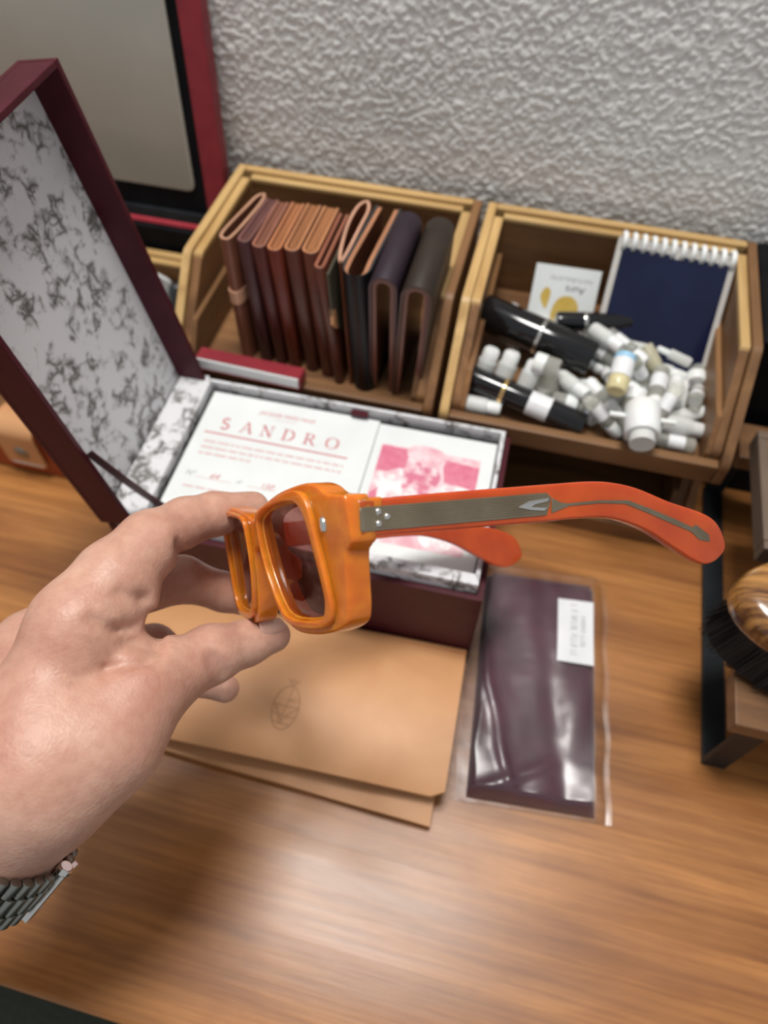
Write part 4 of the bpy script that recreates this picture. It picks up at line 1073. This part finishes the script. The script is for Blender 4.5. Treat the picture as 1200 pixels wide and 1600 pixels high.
# raised bevelled brow ring on each rim, as the acetate is carved
for s in (1, -1):
    bo = catmull([(s*x, z) for x, z in [(0.85, 1.72), (1.9, 2.03), (3.3, 2.22), (4.7, 2.25), (5.25, 1.75), (5.45, 0.5), (5.62, -0.8), (5.6, -1.7), (5.0, -2.22), (3.2, -2.34), (2.0, -2.12), (1.4, -1.5), (0.92, -0.45), (0.74, 0.7)]][::s], 5)
    bi = [(s*(3.05+(abs(x)-3.05)*1.05), -0.05+(z+0.05)*1.05) for x, z in hole][::s]
    fill_curve('rim_bevel', [bo, bi], 0.07, 0.06, [M['acetate']], lambda x, y, z: bend(x, y, -0.06+z), glasses, smooth=50)
    lo = [(s*(3.05+(abs(x)-3.05)*1.02), -0.05+(z+0.05)*1.02) for x, z in hole][::s]
    fill_curve('lens', [lo], 0.05, 0.02, [M['lens']], lambda x, y, z: bend(x, y, 0.20+z-0.012*((abs(x)-3)**2+y*y)), glasses, smooth=50)
    # nose pad carved on the back
    pad = [(s*x, y, z) for x, y, z in [(0.80, 0.7, -0.9), (0.75, 1.05, -0.6), (0.62, 1.15, -0.1), (0.6, 0.85, 0.35)]]
    g = Geo(); g.tube(pad, [0.12, 0.24, 0.24, 0.1], 10); g.v = [bend(x, z, y) for x, y, z in g.v]
    g.part('nose_pad', M['acetate'], glasses, smooth=70)
    # small metal rivet on the corner of the front
    m_, L_ = axis_mtx(bend(s*5.75, 1.05, 0.02), bend(s*5.75, 1.05, -0.10))
    Geo().lathe([(0.17, -0.05), (0.17, 0.4*L_), (0.12, 0.9*L_), (0.02, L_)], 10, 0, m_ @ Matrix.Diagonal((1.0, 1.6, 1.0, 1.0))).part('corner_rivet', M['silver'], glasses, smooth=50)
    # end block that carries the hinge
    g = Geo().box(6.62, 7.22, 0.55, 1.25, 0.62, 1.72)
    g.v = [(s*x, y+KW*49-PT*1.1, z) for x, y, z in g.v]
    g.part('end_piece', M['acetate'], glasses, bevel=0.08, smooth=50)
    g = Geo().box(6.66, 6.98, 1.0, 1.55, 0.9, 1.4); g.v = [(s*x, y+KW*49-PT*1.1, z) for x, y, z in g.v]
    g.part('hinge', M['silver'], glasses, bevel=0.04)

T_OUT = [(-0.07, 1.66), (3.02, 1.75), (7.31, 1.84), (9.12, 1.87), (10.38, 1.79), (11.67, 1.52), (13.33, 0.93), (15.11, 0.40), (15.99, -0.12), (16.33, -0.98), (15.98, -1.41), (15.23, -1.66), (14.5, -1.49), (13.41, -0.89), (12.11, -0.15), (10.99, 0.28), (9.88, 0.52), (8.33, 0.57), (7.15, 0.55), (2.89, 0.54), (-0.13, 0.54)]
TY0 = 0.98
SPL = -0.022
def temple(s):
    def fn(x, y, z):          # outline x along the temple, y up, z across
        return (s*(7.0+math.sin(SPL)*x)+z, TY0+x, y)
    sm = [T_OUT[0]]
    sm += catmull(T_OUT[1:-1], 5, False)+[T_OUT[-1]]
    t = fill_curve('temple', [sm], 0.14, 0.09, [M['acetate_red']], lambda x, y, z: fn(x, y, z), glasses, smooth=50)
    so = s*0.232
    pq = round_poly([(-0.05, 1.42), (7.22, 1.54), (7.42, 1.36), (7.12, 0.76), (-0.08, 0.68)], [0.1, 0.06, 0.06, 0.06, 0.1], 3)
    pl = fill_curve('metal_plaque', [pq], 0.015, 0.015, [M['plaque']], lambda x, y, z: fn(x, y, z+so), t)
    # engraved lines along the plaque
    for i in range(9):
        z = 0.80+i*0.072
        g = Geo().tube([fn(0.10, z, so+s*0.028), fn(6.95, z+0.09, so+s*0.028)], 0.018, 5)
        g.part('ridge', M['plaque'], pl, smooth=60, recalc=False)
    for x, z in [(0.57, 1.27), (0.86, 1.10), (0.55, 0.90)]:
        m_, L_ = axis_mtx(fn(x, z, so+s*0.02), fn(x, z, so+s*0.11))
        Geo().lathe([(0.12, 0), (0.12, L_*0.4), (0.08, L_*0.85), (0.01, L_)], 12, 0, m_).part('rivet', M['silver'], pl, smooth=50)
    ar = [(5.86, 1.10), (6.35, 1.28), (7.27, 1.36), (7.20, 1.24), (6.6, 1.16), (6.45, 1.08), (7.10, 1.02), (7.3, 1.12), (7.0, 0.92), (6.4, 0.98)]
    fill_curve('arrow_tip', [ar], 0.02, 0.008, [M['silver']], lambda x, y, z: fn(x, y, z+so+s*0.05), pl)
    core = [(7.44, 1.34), (7.85, 1.16), (8.15, 1.12), (9.65, 1.15), (11.1, 1.08), (12.24, 0.70), (13.58, 0.20), (14.45, -0.16), (14.65, -0.06), (15.34, -0.50), (15.37, -0.80), (14.75, -0.66), (14.35, -0.32), (13.38, 0.04), (12.05, 0.56), (10.92, 0.96), (9.63, 1.05), (8.18, 1.02), (7.36, 0.82)]
    fill_curve('core_wire', [core], 0.012, 0.008, [M['plaque']], lambda x, y, z: fn(x, y, z+so), t)
    return t
temple(1); temple(-1)

# ---------------------------------------------------------------- hand: one continuous surface grown from joints
def surface_nets(F, org, h):
    nx, ny, nz = F.shape; ins = F < 0
    c = [ins[i:nx-1+i, j:ny-1+j, k:nz-1+k] for i in (0, 1) for j in (0, 1) for k in (0, 1)]
    cnt = sum(a.astype(np.int8) for a in c); cell = (cnt > 0) & (cnt < 8)
    ids = -np.ones(cell.shape, np.int64); idx = np.argwhere(cell); ids[cell] = np.arange(len(idx))
    acc = np.zeros((len(idx), 3)); num = np.zeros(len(idx))
    cor = [(i, j, k) for i in (0, 1) for j in (0, 1) for k in (0, 1)]
    val = np.stack([F[idx[:, 0]+i, idx[:, 1]+j, idx[:, 2]+k] for i, j, k in cor], 1)
    for a in range(8):
        for b in range(a+1, 8):
            d = np.array(cor[b])-np.array(cor[a])
            if np.abs(d).sum() != 1: continue
            va, vb = val[:, a], val[:, b]; m = (va < 0) != (vb < 0)
            t = np.where(m, va/np.where(m, va-vb, 1), 0)
            acc += (np.array(cor[a])+t[:, None]*d)*m[:, None]; num += m
    V = org+(idx+acc/num[:, None])*h
    Q = []
    for ax in range(3):
        u, v = (ax+1) % 3, (ax+2) % 3
        lo = [slice(1, -1)]*3; lo[ax] = slice(0, -1); hi = [slice(1, -1)]*3; hi[ax] = slice(1, None)
        A, B = ins[tuple(lo)], ins[tuple(hi)]; e = np.argwhere(A != B)
        if not len(e): continue
        flip = A[tuple(e.T)]
        e = e.copy(); e[:, u] += 1; e[:, v] += 1
        def cid(du, dv):
            q = e.copy(); q[:, u] -= du; q[:, v] -= dv; return ids[q[:, 0], q[:, 1], q[:, 2]]
        q = np.stack([cid(1, 1), cid(0, 1), cid(0, 0), cid(1, 0)], 1)
        q[~flip] = q[~flip][:, ::-1]
        Q.append(q)
    return V, np.vstack(Q)

def cone(P, a, b, ra, rb):
    a = np.array(a, np.float32); b = np.array(b, np.float32); ba = b-a
    t = np.clip(((P-a)@ba)/(ba@ba), 0, 1)
    return np.linalg.norm(P-(a+t[..., None]*ba), axis=-1)-(ra+(rb-ra)*t)
def smin(a, b, k):
    h_ = np.maximum(k-np.abs(a-b), 0)/k
    return np.minimum(a, b)-h_*h_*k*0.25

HAND_CHAINS = [('palm', 1.00, [(-4.78, -55.90, 3.43, 2.74), (2.95, -46.65, 10.32, 2.21), (6.78, -42.52, 14.30, 2.02), (7.88, -41.06, 15.74, 2.02), (9.09, -39.59, 17.28, 2.17)]),
    ('palm', 1.20, [(-5.29, -56.16, 2.70, 2.74), (2.57, -46.72, 9.69, 2.21), (6.41, -42.48, 13.74, 1.99), (7.51, -40.98, 15.21, 1.99), (7.57, -39.61, 15.58, 2.04)]),
    ('palm', 1.00, [(8.31, -40.08, 16.87, 2.12), (8.46, -38.08, 17.54, 1.77), (8.61, -35.49, 18.50, 1.37)]),
    ('palm', 1.20, [(6.70, -39.70, 15.12, 1.95), (6.20, -35.99, 16.08, 1.33)]),
    ('palm', 1.20, [(5.02, -39.62, 13.30, 1.77), (4.70, -36.45, 13.86, 1.24)]),
    ('palm', 1.00, [(9.41, -39.97, 16.77, 1.86), (10.52, -38.34, 17.04, 1.73), (10.88, -36.74, 17.08, 1.37)]),
    ('palm', 1.00, [(8.59, -36.84, 17.27, 1.33), (9.49, -35.08, 17.02, 0.80)]),
    ('palm', 1.00, [(8.76, -37.36, 16.36, 1.59), (9.93, -35.90, 16.40, 0.89)]),
    ('palm', 0.35, [(9.01, -34.64, 18.35, 0.84), (9.81, -34.35, 18.10, 0.75)]),
    ('palm', 0.30, [(9.47, -35.62, 17.95, 0.84), (10.51, -35.31, 17.24, 0.64)]),
    ('finger', 0.90, [(8.61, -35.49, 18.50, 1.42), (9.01, -33.60, 18.51, 1.33), (9.45, -31.86, 18.32, 1.11), (9.98, -30.33, 17.65, 0.87), (10.68, -29.45, 17.16, 0.81), (11.75, -28.39, 16.51, 0.65)]),
    ('finger', 0.90, [(10.88, -36.74, 17.08, 1.37), (11.53, -35.50, 16.41, 1.08), (12.27, -34.38, 15.86, 1.02), (13.13, -33.41, 15.19, 0.81), (13.93, -32.74, 14.87, 0.64)]),
    ('finger', 0.70, [(6.26, -35.78, 16.20, 1.24), (7.80, -32.99, 15.68, 1.06), (9.53, -31.23, 14.64, 0.90), (10.85, -30.73, 13.27, 0.78), (12.28, -30.40, 12.19, 0.65)]),
    ('finger', 0.70, [(4.94, -36.39, 13.86, 1.15), (6.96, -34.31, 12.78, 0.97), (8.44, -33.23, 11.87, 0.89), (10.43, -33.71, 10.91, 0.75), (11.63, -33.82, 10.64, 0.60)]),
    ('finger', 0.70, [(4.02, -37.55, 12.16, 1.06), (6.07, -35.68, 10.72, 0.84), (7.53, -34.82, 10.20, 0.75), (8.70, -34.99, 9.90, 0.62)])]
HAND_CREASES = [((9.629, -35.663, 19.828), (10.418, -35.731, 19.657), 0.19, 0.09),
    ((9.542, -35.604, 19.666), (10.337, -35.673, 19.494), 0.19, 0.09),
    ((9.455, -35.545, 19.505), (10.257, -35.614, 19.331), 0.19, 0.09),
    ((9.367, -35.486, 19.344), (10.176, -35.556, 19.168), 0.19, 0.09),
    ((9.280, -35.427, 19.182), (10.095, -35.497, 19.006), 0.19, 0.09),
    ((9.193, -35.368, 19.021), (10.014, -35.438, 18.843), 0.19, 0.09),
    ((9.106, -35.309, 18.860), (9.933, -35.380, 18.680), 0.19, 0.09),
    ((9.019, -35.250, 18.698), (9.852, -35.321, 18.517), 0.19, 0.09),
    ((8.932, -35.190, 18.537), (9.772, -35.263, 18.355), 0.19, 0.09),
    ((10.257, -35.614, 19.331), (10.882, -35.320, 19.428), 0.19, 0.09),
    ((10.176, -35.556, 19.168), (10.806, -35.259, 19.266), 0.19, 0.09),
    ((10.095, -35.497, 19.006), (10.730, -35.198, 19.104), 0.19, 0.09),
    ((10.014, -35.438, 18.843), (10.654, -35.138, 18.942), 0.19, 0.09),
    ((9.933, -35.380, 18.680), (10.578, -35.077, 18.780), 0.19, 0.09),
    ((9.852, -35.321, 18.517), (10.502, -35.016, 18.618), 0.19, 0.09),
    ((9.772, -35.263, 18.355), (10.426, -34.955, 18.456), 0.19, 0.09),
    ((9.691, -35.204, 18.192), (10.350, -34.894, 18.294), 0.19, 0.09),
    ((10.385, -36.776, 18.963), (11.613, -36.265, 19.109), 0.19, 0.09),
    ((10.304, -36.726, 18.795), (11.542, -36.211, 18.942), 0.19, 0.09),
    ((10.223, -36.675, 18.627), (11.470, -36.156, 18.775), 0.19, 0.09),
    ((10.142, -36.625, 18.458), (11.399, -36.102, 18.608), 0.19, 0.09),
    ((10.060, -36.575, 18.290), (11.328, -36.047, 18.441), 0.19, 0.09),
    ((9.979, -36.524, 18.122), (11.256, -35.993, 18.274), 0.19, 0.09),
    ((9.898, -36.474, 17.954), (11.185, -35.939, 18.107), 0.19, 0.09),
    ((9.817, -36.424, 17.785), (11.114, -35.884, 17.940), 0.19, 0.09),
    ((9.736, -36.374, 17.617), (11.042, -35.830, 17.773), 0.19, 0.09),
    ((9.655, -36.323, 17.449), (10.971, -35.776, 17.605), 0.19, 0.09),
    ((9.574, -36.273, 17.281), (10.900, -35.721, 17.438), 0.19, 0.09),
    ((9.942, -37.430, 19.455), (10.709, -36.977, 19.636), 0.22, 0.04),
    ((9.854, -37.383, 19.286), (10.628, -36.927, 19.468), 0.22, 0.04),
    ((9.767, -37.337, 19.116), (10.547, -36.877, 19.300), 0.22, 0.04),
    ((9.680, -37.290, 18.946), (10.466, -36.826, 19.131), 0.22, 0.04),
    ((9.592, -37.244, 18.777), (10.385, -36.776, 18.963), 0.22, 0.04),
    ((9.505, -37.197, 18.607), (10.304, -36.726, 18.795), 0.22, 0.04),
    ((9.417, -37.151, 18.437), (10.223, -36.675, 18.627), 0.22, 0.04),
    ((9.330, -37.104, 18.267), (10.142, -36.625, 18.458), 0.22, 0.04),
    ((9.243, -37.057, 18.098), (10.060, -36.575, 18.290), 0.22, 0.04),
    ((12.809, -34.947, 17.222), (13.345, -35.471, 16.786), 0.18, 0.09),
    ((12.753, -34.888, 17.056), (13.293, -35.415, 16.617), 0.18, 0.09),
    ((12.696, -34.829, 16.890), (13.240, -35.360, 16.448), 0.18, 0.09),
    ((12.640, -34.770, 16.723), (13.188, -35.305, 16.278), 0.18, 0.09),
    ((12.583, -34.711, 16.557), (13.135, -35.249, 16.109), 0.18, 0.09),
    ((12.527, -34.652, 16.391), (13.082, -35.194, 15.940), 0.18, 0.09),
    ((13.119, -34.942, 17.176), (13.486, -35.326, 16.861), 0.16, 0.06),
    ((13.065, -34.883, 17.010), (13.434, -35.269, 16.692), 0.16, 0.06),
    ((13.011, -34.824, 16.843), (13.383, -35.213, 16.524), 0.16, 0.06),
    ((12.956, -34.765, 16.676), (13.331, -35.156, 16.355), 0.16, 0.06),
    ((12.902, -34.705, 16.510), (13.279, -35.100, 16.186), 0.16, 0.06),
    ((12.848, -34.646, 16.343), (13.228, -35.043, 16.017), 0.16, 0.06),
    ((10.292, -31.726, 18.704), (10.749, -32.066, 18.404), 0.22, 0.12),
    ((10.220, -31.647, 18.554), (10.680, -31.989, 18.252), 0.22, 0.12),
    ((10.147, -31.567, 18.404), (10.611, -31.912, 18.100), 0.22, 0.12),
    ((10.075, -31.488, 18.254), (10.542, -31.834, 17.947), 0.22, 0.12),
    ((10.003, -31.408, 18.104), (10.473, -31.757, 17.795), 0.22, 0.12),
    ((9.931, -31.328, 17.954), (10.404, -31.680, 17.643), 0.22, 0.12),
    ((9.859, -31.249, 17.804), (10.335, -31.603, 17.491), 0.22, 0.12),
    ((9.787, -31.169, 17.654), (10.266, -31.525, 17.339), 0.22, 0.12),
    ((10.563, -34.363, 19.260), (11.328, -35.342, 18.483), 0.27, 0.10),
    ((10.487, -34.296, 19.102), (11.258, -35.283, 18.319), 0.27, 0.10),
    ((10.411, -34.230, 18.943), (11.188, -35.225, 18.154), 0.27, 0.10),
    ((10.335, -34.164, 18.785), (11.117, -35.166, 17.990), 0.27, 0.10),
    ((10.259, -34.097, 18.627), (11.047, -35.107, 17.826), 0.27, 0.10),
    ((10.183, -34.031, 18.468), (10.977, -35.048, 17.662), 0.27, 0.10),
    ((10.107, -33.965, 18.310), (10.906, -34.989, 17.497), 0.27, 0.10),
    ((10.031, -33.899, 18.152), (10.836, -34.930, 17.333), 0.27, 0.10),
    ((9.954, -33.832, 17.993), (10.766, -34.871, 17.169), 0.27, 0.10),
    ((9.878, -33.766, 17.835), (10.696, -34.812, 17.005), 0.27, 0.10),
    ((9.802, -33.700, 17.677), (10.625, -34.754, 16.841), 0.27, 0.10),
    ((10.477, -35.676, 18.825), (11.536, -35.719, 18.627), 0.22, 0.09),
    ((10.399, -35.619, 18.661), (11.466, -35.662, 18.462), 0.22, 0.09),
    ((10.321, -35.562, 18.497), (11.396, -35.605, 18.296), 0.22, 0.09),
    ((10.243, -35.505, 18.332), (11.327, -35.548, 18.130), 0.22, 0.09),
    ((10.165, -35.447, 18.168), (11.257, -35.491, 17.965), 0.22, 0.09),
    ((10.087, -35.390, 18.004), (11.187, -35.435, 17.799), 0.22, 0.09),
    ((10.009, -35.333, 17.840), (11.117, -35.378, 17.634), 0.22, 0.09),
    ((9.932, -35.276, 17.676), (11.048, -35.321, 17.468), 0.22, 0.09),
    ((9.854, -35.219, 17.512), (10.978, -35.264, 17.302), 0.22, 0.09),
    ((10.047, -34.579, 19.842), (10.862, -34.595, 19.701), 0.19, 0.07),
    ((9.965, -34.512, 19.685), (10.787, -34.529, 19.543), 0.19, 0.07),
    ((9.883, -34.446, 19.527), (10.711, -34.463, 19.384), 0.19, 0.07),
    ((9.801, -34.380, 19.370), (10.636, -34.397, 19.226), 0.19, 0.07),
    ((9.720, -34.314, 19.212), (10.560, -34.331, 19.067), 0.19, 0.07),
    ((9.638, -34.248, 19.055), (10.485, -34.265, 18.908), 0.19, 0.07),
    ((9.556, -34.182, 18.897), (10.409, -34.199, 18.750), 0.19, 0.07),
    ((9.474, -34.115, 18.740), (10.334, -34.133, 18.591), 0.19, 0.07),
    ((10.864, -36.441, 18.252), (11.567, -35.918, 18.489), 0.18, 0.07),
    ((10.789, -36.389, 18.083), (11.497, -35.863, 18.323), 0.18, 0.07),
    ((10.714, -36.338, 17.915), (11.428, -35.807, 18.156), 0.18, 0.07),
    ((10.639, -36.287, 17.746), (11.358, -35.752, 17.989), 0.18, 0.07),
    ((10.564, -36.235, 17.578), (11.289, -35.697, 17.822), 0.18, 0.07),
    ((10.489, -36.184, 17.409), (11.219, -35.641, 17.656), 0.18, 0.07),
    ((10.414, -36.133, 17.241), (11.149, -35.586, 17.489), 0.18, 0.07),
    ((9.568, -31.945, 20.177), (10.038, -32.403, 19.795), 0.12, 0.04),
    ((9.487, -31.863, 20.030), (9.961, -32.325, 19.645), 0.12, 0.04),
    ((9.406, -31.781, 19.883), (9.883, -32.246, 19.496), 0.12, 0.04),
    ((9.325, -31.699, 19.736), (9.805, -32.167, 19.346), 0.12, 0.04),
    ((9.244, -31.616, 19.589), (9.727, -32.088, 19.196), 0.12, 0.04),
    ((9.163, -31.534, 19.442), (9.650, -32.010, 19.046), 0.12, 0.04),
    ((9.081, -31.452, 19.295), (9.572, -31.931, 18.897), 0.12, 0.04),
    ((9.000, -31.370, 19.148), (9.494, -31.852, 18.747), 0.12, 0.04),
    ((9.748, -31.791, 20.251), (10.268, -32.273, 19.846), 0.12, 0.05),
    ((9.668, -31.708, 20.104), (10.192, -32.194, 19.696), 0.12, 0.05),
    ((9.588, -31.625, 19.958), (10.116, -32.114, 19.547), 0.12, 0.05),
    ((9.508, -31.542, 19.812), (10.040, -32.034, 19.398), 0.12, 0.05),
    ((9.428, -31.458, 19.665), (9.964, -31.954, 19.248), 0.12, 0.05),
    ((9.349, -31.375, 19.519), (9.888, -31.875, 19.099), 0.12, 0.05),
    ((9.269, -31.292, 19.373), (9.811, -31.795, 18.949), 0.12, 0.05),
    ((9.189, -31.209, 19.226), (9.735, -31.715, 18.800), 0.12, 0.05),
    ((9.986, -31.695, 20.277), (10.447, -32.120, 19.920), 0.12, 0.04),
    ((9.908, -31.611, 20.131), (10.372, -32.039, 19.771), 0.12, 0.04),
    ((9.830, -31.527, 19.985), (10.298, -31.958, 19.622), 0.12, 0.04),
    ((9.752, -31.443, 19.839), (10.223, -31.877, 19.473), 0.12, 0.04),
    ((9.674, -31.359, 19.693), (10.148, -31.796, 19.324), 0.12, 0.04),
    ((9.595, -31.275, 19.546), (10.073, -31.716, 19.176), 0.12, 0.04),
    ((9.517, -31.191, 19.400), (9.999, -31.635, 19.027), 0.12, 0.04),
    ((9.439, -31.107, 19.254), (9.924, -31.554, 18.878), 0.12, 0.04),
    ((12.623, -34.923, 17.483), (13.126, -35.668, 16.905), 0.12, 0.04),
    ((12.565, -34.863, 17.318), (13.071, -35.613, 16.735), 0.12, 0.04),
    ((12.506, -34.803, 17.152), (13.016, -35.559, 16.565), 0.12, 0.04),
    ((12.448, -34.743, 16.987), (12.962, -35.505, 16.395), 0.12, 0.04),
    ((12.390, -34.683, 16.821), (12.907, -35.450, 16.226), 0.12, 0.04),
    ((12.332, -34.624, 16.656), (12.853, -35.396, 16.056), 0.12, 0.04),
    ((12.273, -34.564, 16.490), (12.798, -35.342, 15.886), 0.12, 0.04)]
def build_hand():
    h = 0.105
    pts = np.array([q[:3] for ch in HAND_CHAINS for q in ch[2]])
    lo = pts.min(0)-3.4; hi = pts.max(0)+3.4
    n = np.ceil((hi-lo)/h).astype(int)
    ax = [lo[i]+np.arange(n[i])*h for i in range(3)]
    def field(nodes, k):
        F = np.full(n, 9.0, np.float32)
        for a, b in zip(nodes[:-1], nodes[1:]):
            r = max(a[3], b[3])+1.6
            bl = np.minimum(a[:3], b[:3])-r; bh = np.maximum(a[:3], b[:3])+r
            sl = tuple(slice(max(0, int((bl[i]-lo[i])/h)), min(n[i], int((bh[i]-lo[i])/h)+1)) for i in range(3))
            P = np.stack(np.meshgrid(*[ax[i][sl[i]] for i in range(3)], indexing='ij'), -1).astype(np.float32)
            F[sl] = smin(F[sl], cone(P, a[:3], b[:3], a[3], b[3]), k)
        return F
    palm = None; total = None
    for kind, k, nodes in HAND_CHAINS:
        if kind == 'palm':
            f = field(nodes, 0.6); palm = f if palm is None else smin(palm, f, k)
    total = palm.copy()
    for kind, k, nodes in HAND_CHAINS:
        if kind == 'finger': total = np.minimum(total, smin(palm, field(nodes, 0.35), k))
    # skin folds: shallow grooves where the joints bend
    for a, b, r, depth in HAND_CREASES:
        a = np.array(a); b = np.array(b)
        bl = np.minimum(a, b)-1.0; bh = np.maximum(a, b)+1.0
        sl = tuple(slice(max(0, int((bl[i]-lo[i])/h)), min(n[i], int((bh[i]-lo[i])/h)+1)) for i in range(3))
        P = np.stack(np.meshgrid(*[ax[i][sl[i]] for i in range(3)], indexing='ij'), -1).astype(np.float32)
        d = cone(P, a, b, 0, 0)
        total[sl] = total[sl]+depth*np.exp(-(d/r)**2)
    V, Q = surface_nets(total, lo, h)
    # relax the facets a little
    E_ = np.vstack([Q[:, [0, 1]], Q[:, [1, 2]], Q[:, [2, 3]], Q[:, [3, 0]]]); E_ = np.vstack([E_, E_[:, ::-1]])
    deg = np.bincount(E_[:, 0], minlength=len(V))[:, None]
    for it in range(2):
        av = np.stack([np.bincount(E_[:, 0], V[E_[:, 1], i], len(V)) for i in range(3)], 1)/deg
        V = V*0.45+av*0.55
    return V, Q

def skin_mat():
    m, nt, b = new_mat('skin'); N = nt.nodes; L = nt.links
    tc = N.new('ShaderNodeTexCoord')
    def noise(sc, det, out='Fac'):
        n = N.new('ShaderNodeTexNoise'); n.inputs['Scale'].default_value = sc; n.inputs['Detail'].default_value = det
        L.new(tc.outputs['Object'], n.inputs['Vector']); return n.outputs[out]
    rp = N.new('ShaderNodeValToRGB'); e = rp.color_ramp.elements
    e[0].position = 0.30; e[0].color = (0.47, 0.235, 0.170, 1); e[1].position = 0.68; e[1].color = (0.59, 0.35, 0.26, 1)
    L.new(noise(38, 5), rp.inputs['Fac'])
    mx = N.new('ShaderNodeMix'); mx.data_type = 'RGBA'; mx.blend_type = 'MULTIPLY'; mx.inputs['Factor'].default_value = 0.35
    r2 = N.new('ShaderNodeValToRGB'); r2.color_ramp.elements[0].position = 0.35; r2.color_ramp.elements[0].color = (0.75, 0.62, 0.6, 1)
    r2.color_ramp.elements[1].position = 0.6; r2.color_ramp.elements[1].color = (1, 1, 1, 1)
    L.new(noise(260, 4), r2.inputs['Fac'])
    L.new(rp.outputs['Color'], mx.inputs['A']); L.new(r2.outputs['Color'], mx.inputs['B'])
    L.new(mx.outputs['Result'], b.inputs['Base Color'])
    b.inputs['Roughness'].default_value = 0.47
    b.inputs['Subsurface Weight'].default_value = 0.35
    b.inputs['Subsurface Radius'].default_value = (1.0, 0.35, 0.2); b.inputs['Subsurface Scale'].default_value = 0.004
    vo = N.new('ShaderNodeTexVoronoi'); vo.inputs['Scale'].default_value = 900; L.new(tc.outputs['Object'], vo.inputs['Vector'])
    ad = N.new('ShaderNodeMath'); ad.operation = 'MULTIPLY_ADD'; ad.inputs[1].default_value = 2.0
    L.new(noise(330, 6), ad.inputs[0]); L.new(vo.outputs['Distance'], ad.inputs[2])
    bp = N.new('ShaderNodeBump'); bp.inputs['Strength'].default_value = 0.17; bp.inputs['Distance'].default_value = 0.0005
    L.new(ad.outputs[0], bp.inputs['Height']); L.new(bp.outputs['Normal'], b.inputs['Normal'])
    return m
hv, hq = build_hand()
HB = np.array((8.781, -38.406, 16.195))
me = bpy.data.meshes.new('person')
me.from_pydata(((hv-HB)*S).tolist(), [], hq.tolist())
me.polygons.foreach_set('use_smooth', [True]*len(me.polygons)); me.update()
person = put('person', me, skin_mat(), None, tuple(HB))
tag(person, 'bare left hand and wrist holding up the orange sunglasses', 'person')
# thumb nail: a thin curved plate let into the tip
def nail(center, along, normal, w, l):
    c = Vector(center)-Vector(HB); a = Vector(along).normalized(); nn_ = Vector(normal); nn_ = (nn_-a*nn_.dot(a)).normalized(); sd = a.cross(nn_)
    def f(u, v):
        e = math.sqrt(max(0, 1-(max(0, abs(v)-0.35)/0.65)**2)) if v > 0 else 1.0
        x = u*w/2*e
        return c+sd*x+a*(v*l/2)+nn_*(-(u*e)**2*w*0.22-0.10*max(0, v)**2)
    us_ = linspace(-1, 1, 9); vs_ = linspace(-1, 1, 13)
    g = Geo()
    top = [[f(u, v) for v in vs_] for u in us_]; bot = [[p-nn_*0.05 for p in r] for r in top]
    g.grid(top).grid([r[::-1] for r in bot])
    g.grid([top[0], bot[0]]).grid([bot[-1], top[-1]]).grid([[r[0], q[0]] for r, q in zip(bot, top)]).grid([[r[-1], q[-1]] for r, q in zip(top, bot)])
    return g.part('finger_nail', M['nail'], person, smooth=60, merge=0.001)
nail((14.086, -32.949, 15.509), (0.801, 0.678, -0.319), (0.455, -0.791, 0.309), 1.02, 1.02)

# ---------------------------------------------------------------- wristwatch bracelet
WC = Vector((7.922, -41.012, 15.663)); WA = Vector((-1.036, -1.576, -1.104)).normalized()      # centre of the wrist, direction towards the elbow
WR = 2.37
wv = (Vector((0.131, -0.551, 0.824))-WA*Vector((0.131, -0.551, 0.824)).dot(WA)).normalized(); wu = wv.cross(WA)
wmt = Matrix((wu, wv, WA)).transposed()
watch = thing('wristwatch', 'steel link bracelet of a wristwatch worn on the wrist', 'wristwatch', tuple(WC), wmt.to_euler())
def link_mesh(w, l, hgt):
    g = Geo().prism(round_poly([(-l/2, 0), (l/2, 0), (l/2, hgt), (-l/2, hgt)], hgt*0.45, 3), 'z', -w/2, w/2)
    return g.mesh('link', bevel=0.03, segs=2, smooth=40)
NL_ = 40
step = 2*math.pi/NL_
la, lb = link_mesh(0.56, WR*step*0.93, 0.30), link_mesh(0.72, WR*step*0.93, 0.32)
for i in range(NL_):
    for z, me_, off in ((0.30, la, 0.0), (0.98, lb, 0.5), (1.66, la, 0.0)):
        a = (i+off)*step
        if math.cos(a-0.10) > 0.992: continue
        o = put('link', me_, M['steel'], watch, (WR*math.cos(a), WR*math.sin(a), z), (0, 0, a-math.pi/2))
        o.rotation_euler = (0, 0, a-math.pi/2)
# folding clasp along the side of the wrist
g = Geo().box(-0.14, 0.14, 0.02, 0.40, -0.06, 2.04).box(0.1, 0.62, 0.20, 0.40, -0.06, 0.14).box(0.1, 0.62, 0.20, 0.40, 1.84, 2.04)
g.lathe([(0.22, -0.30), (0.26, -0.24), (0.26, -0.1), (0.22, -0.05)], 14, 0, Matrix.Translation((0.0, 0.2, 0.1)))
ca = 0.10
g.part('clasp', M['silver'], watch, (WR*math.cos(ca), WR*math.sin(ca), 0), (0, 0, ca-math.pi/2), bevel=0.06)
